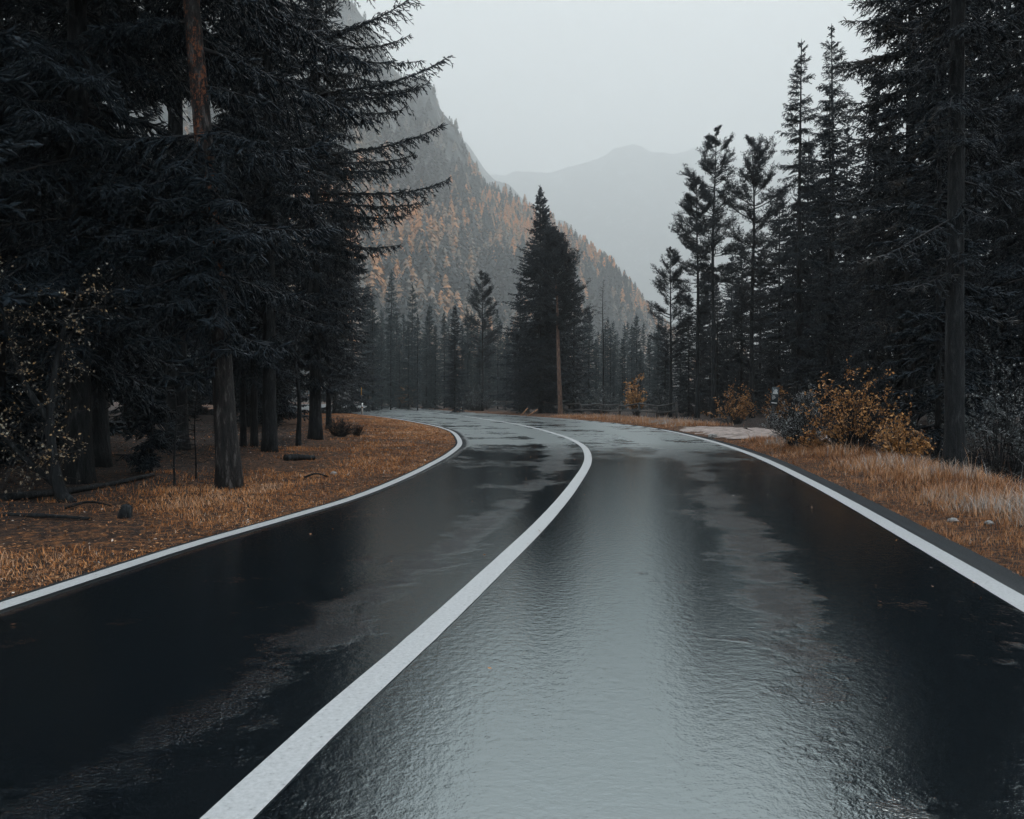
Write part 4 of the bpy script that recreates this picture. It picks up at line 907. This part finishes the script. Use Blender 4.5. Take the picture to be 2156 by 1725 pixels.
def pole_thing(name, a, b2, r, m, label, cat, group=None):
    a = np.asarray(a, float); b2 = np.asarray(b2, float); V, po = tube(np.array([a * 0, (b2 - a) * 0.5 + [0.01, 0, 0.01], b2 - a]), [r, r * 0.95, r * 0.85], 8)
    o = link(name, mesh(name, V, po, smooth=False), m); o.location = a; return props(o, label, cat, group)
p = G(1096, 875.5); q = at(1111, 860, p[1] - 0.5); pole_thing('wooden_stake', p + [0, 0.6, -0.05], q + [0, 0.6, 0], 0.055, M_stake, 'leaning orange wooden stake, left of two by the far road edge', 'stake')
p = G(1110, 876.5); q = at(1132, 863, p[1] - 0.5); pole_thing('wooden_stake', p + [0, 0.6, -0.05], q + [0, 0.6, 0], 0.055, M_stake, 'paler leaning wooden stake, right of two by the far road edge', 'stake')

M_white = simple('white_plastic', [(0.3, (0.68, 0.68, 0.68)), (0.7, (0.80, 0.80, 0.80))], 5, 0.5)
M_black = simple('black_plastic', [(0.3, (0.015, 0.015, 0.017)), (0.7, (0.025, 0.025, 0.028))], 5, 0.5)
M_refl = simple('reflector_orange', [(0.3, (0.6, 0.2, 0.03)), (0.7, (0.7, 0.3, 0.05))], 5, 0.3)
def delineator(px, py, label, sink=0.0, rz=0):
    p = G(px, py); e_ = empty('delineator_post', (p[0], p[1], tz(p[0], p[1]) - 0.02 - sink), label, 'road post', 'white road marker posts', rz)
    prof = [(-0.06, -0.05), (0.06, -0.05), (0.045, 0.05), (-0.045, 0.05)]
    def prism(z0, z1, z1b, gr=0.0):
        V = np.array([[x * (1 + gr), y * (1 + gr), z0] for x, y in prof] + [[x * (1 + gr), y * (1 + gr), (z1 if y < 0 else z1b)] for x, y in prof])
        f = [np.array([[0, 1, 5, 4], [1, 2, 6, 5], [2, 3, 7, 6], [3, 0, 4, 7], [4, 5, 6, 7], [3, 2, 1, 0]])]; return V, f
    V, f = prism(0, 0.95, 1.05); link('post_body', mesh('post_body', V, f), M_white, e_)
    zb_ = 0.78 if sink else 0.62
    V, f = prism(zb_, zb_ + 0.13, zb_ + 0.14, 0.04); link('black_band', mesh('black_band', V, f), M_black, e_)
    V, f = box_geo((0, -0.056, zb_ + 0.065), (0.045, 0.012, 0.09)); link('reflector', mesh('reflector', V, [f]), M_refl, e_)
delineator(763, 876, 'white marker post at the inside of the bend by the left line')
delineator(829, 860, 'small white marker post beyond the far edge of the road', 0.45)
delineator(971, 868.5, 'white marker post on the far verge in front of the fence', 0.4)
p = G(761, 872); e_ = empty('snow_pole', (p[0], p[1], 0), 'thin marker pole with yellow tip beside the far road', 'marker pole')
V, po = tube(np.array([[0, 0, 0], [0, 0, 0.9], [0, 0, 1.75]]), [0.025, 0.025, 0.025], 8); link('pole', mesh('snow_pole_shaft', V, po), M_wood, e_)
M_yel = simple('yellow_paint', [(0.3, (0.62, 0.30, 0.03)), (0.7, (0.72, 0.38, 0.05))], 5, 0.5)
V, po = tube(np.array([[0, 0, 1.752], [0, 0, 2.1], [0, 0, 2.45]]), [0.034, 0.034, 0.03], 8); link('yellow_tip', mesh('snow_pole_tip', V, po), M_yel, e_)

# information sign by the gravel turnout
M_panel = simple('dark_slate_panel', [(0.3, (0.035, 0.05, 0.06)), (0.7, (0.045, 0.06, 0.07))], 3, 0.5)
M_print = simple('white_print', [(0.3, (0.7, 0.72, 0.72)), (0.7, (0.78, 0.8, 0.8))], 3, 0.6)
sx, sy = tpos(1624, 37), 37.0
e_ = empty('information_sign', (sx, sy, tz(sx, sy)), 'leaning dark information panel with white emblem and small text', 'sign')
e_.rotation_euler = (0, A_(6), A_(-8))
zc = CAMH + (HY - 834) / F * sy - e_.location[2]
V, f = box_geo((0, 0, zc), (0.32, 0.03, 0.82)); link('panel', mesh('sign_panel', V, [f]), M_panel, e_)
V, f = box_geo((0, 0.05, zc / 2 - 0.1), (0.12, 0.06, zc + 0.4)); link('post', mesh('sign_post', V, [f]), M_wood, e_)
def flat_poly(polys_, y=-0.0175):
    V, fs, o = [], [], 0
    for pl in polys_:
        V += [(a, y, b2) for a, b2 in pl]; fs.append(np.array([list(range(o, o + len(pl)))])); o += len(pl)
    return mesh('sign_print', np.array(V, float), fs)
peaks = [[(-0.11, zc + 0.10), (-0.075, zc + 0.10), (-0.035, zc + 0.27), (-0.055, zc + 0.30)], [(-0.06, zc + 0.10), (-0.02, zc + 0.10), (0.035, zc + 0.30), (0.005, zc + 0.33)], [(-0.005, zc + 0.10), (0.045, zc + 0.10), (0.085, zc + 0.26), (0.065, zc + 0.32), (0.05, zc + 0.30)], [(0.06, zc + 0.10), (0.115, zc + 0.10), (0.115, zc + 0.17), (0.10, zc + 0.22)], [(-0.10, zc + 0.30), (-0.08, zc + 0.30), (-0.08, zc + 0.32), (-0.10, zc + 0.32)]]
link('emblem', flat_poly(peaks), M_print, e_)
tl = []
for i, wd_ in enumerate((0.11, 0.10, 0.15, 0.14, 0.07)):
    zz = zc + 0.02 - i * 0.042; x0 = -0.11
    while x0 < -0.11 + wd_:
        lw = 0.012; tl.append([(x0, zz), (x0 + lw, zz), (x0 + lw, zz + 0.02), (x0, zz + 0.02)]); x0 += lw + 0.004
tl.append([(-0.12, zc - 0.33), (0.12, zc - 0.33), (0.12, zc - 0.285), (-0.12, zc - 0.285)])
link('text', flat_poly(tl), M_print, e_)

# logs, stump, stones
def log(px0, py0, px1, py1, r, label, name='fallen_log', bend=0.1, z0=0.12):
    a = G(px0, py0); b2 = G(px1, py1); m_ = (a + b2) / 2
    a[2] = tz(*a[:2]) + r * 0.6; b2[2] = tz(*b2[:2]) + r * 0.6; m_[2] = tz(*m_[:2]) + r * 0.6 + bend
    pts = catmull(np.array([a, m_, b2]), 6); g = np.random.default_rng(int(px0))
    V, po = tube(pts - a, np.linspace(r, r * 0.55, len(pts)), 9, jit=0.08, rng=g)
    o = link(name, mesh(name, V, po, smooth=True), M_bark); o.location = a; props(o, label, 'log')
log(0, 1062, 322, 1020, 0.06, 'long dark fallen log lying behind the leaning yellow leaved tree', bend=0.0)
log(600, 978, 662, 974, 0.09, 'short dark log on the orange needles right of the slim trunk', bend=0.02)
log(135, 1085, 235, 1078, 0.018, 'arched fallen branch at the foot of the leaning tree', 'fallen_branch', 0.07)
log(640, 1016, 690, 1014, 0.02, 'thin curved fallen branch on the grass right of the lichened trunk', 'fallen_branch', 0.05)
log(0, 1105, 190, 1112, 0.03, 'slim dead branch on the ground near the black stump', 'fallen_branch', 0.02)
p = G(262, 1102); g = np.random.default_rng(3)
V, po = tube(np.array([[0, 0, -0.1], [0, 0, 0.03], [0.01, 0, 0.08], [0.02, 0, 0.13], [0.02, 0, 0.15]]), [0.10, 0.080, 0.068, 0.055, 0.02], 12, jit=0.09, rng=g)
o = link('tree_stump', mesh('tree_stump', V, po, smooth=True), M_bark); o.location = (p[0], p[1], tz(p[0], p[1])); props(o, 'small black tree stump near the left verge', 'stump')
M_stone = simple('pale_stone', [(0.3, (0.14, 0.135, 0.13)), (0.7, (0.34, 0.33, 0.32))], 12, 0.8, bmp=0.5)
def stone(px, py, r, label, seed):
    import bmesh
    bm = bmesh.new(); bmesh.ops.create_icosphere(bm, subdivisions=3, radius=r); g = np.random.default_rng(seed)
    for v in bm.verts:
        c = v.co.normalized(); k = 1 + 0.5 * float(fbm(c.x * 1.5 + seed, c.y * 1.5 + c.z * 1.3, 3)); v.co = c * r * k; v.co.z *= 0.6
    me = bpy.data.meshes.new('stone'); bm.to_mesh(me); bm.free(); p = G(px, py)
    o = link('stone', me, M_stone); o.location = (p[0], p[1], tz(p[0], p[1]) + r * 0.3); props(o, label, 'stone')
stone(2008, 1102, 0.055, 'single pale stone in the grass beside the right edge line', 1)
stone(2085, 1112, 0.045, 'pale stone among pebbles near the right frame edge', 2)
stone(702, 1008, 0.06, 'small pale stone on the orange grass right of the lichened trunk', 3)
stone(1500, 922, 0.16, 'white kerb stone at the corner of the gravel turnout', 4)

# ------------------------------------------------------------------ haze
hm = bpy.data.materials.new('haze'); hm.use_nodes = True; t = hm.node_tree; t.nodes.clear()
pv = t.nodes.new('ShaderNodeVolumePrincipled'); oo = t.nodes.new('ShaderNodeOutputMaterial'); t.links.new(pv.outputs[0], oo.inputs['Volume'])
pv.inputs['Color'].default_value = (0.96, 0.982, 0.978, 1); pv.inputs['Density'].default_value = HAZE_DENSITY; pv.inputs['Anisotropy'].default_value = 0.2
V, f = box_geo((0, 2950, 1048), (14200, 8800, 2104))
props(link('haze', mesh('haze', V, [f]), hm), 'thin grey mist filling the valley', 'haze', kind='stuff')
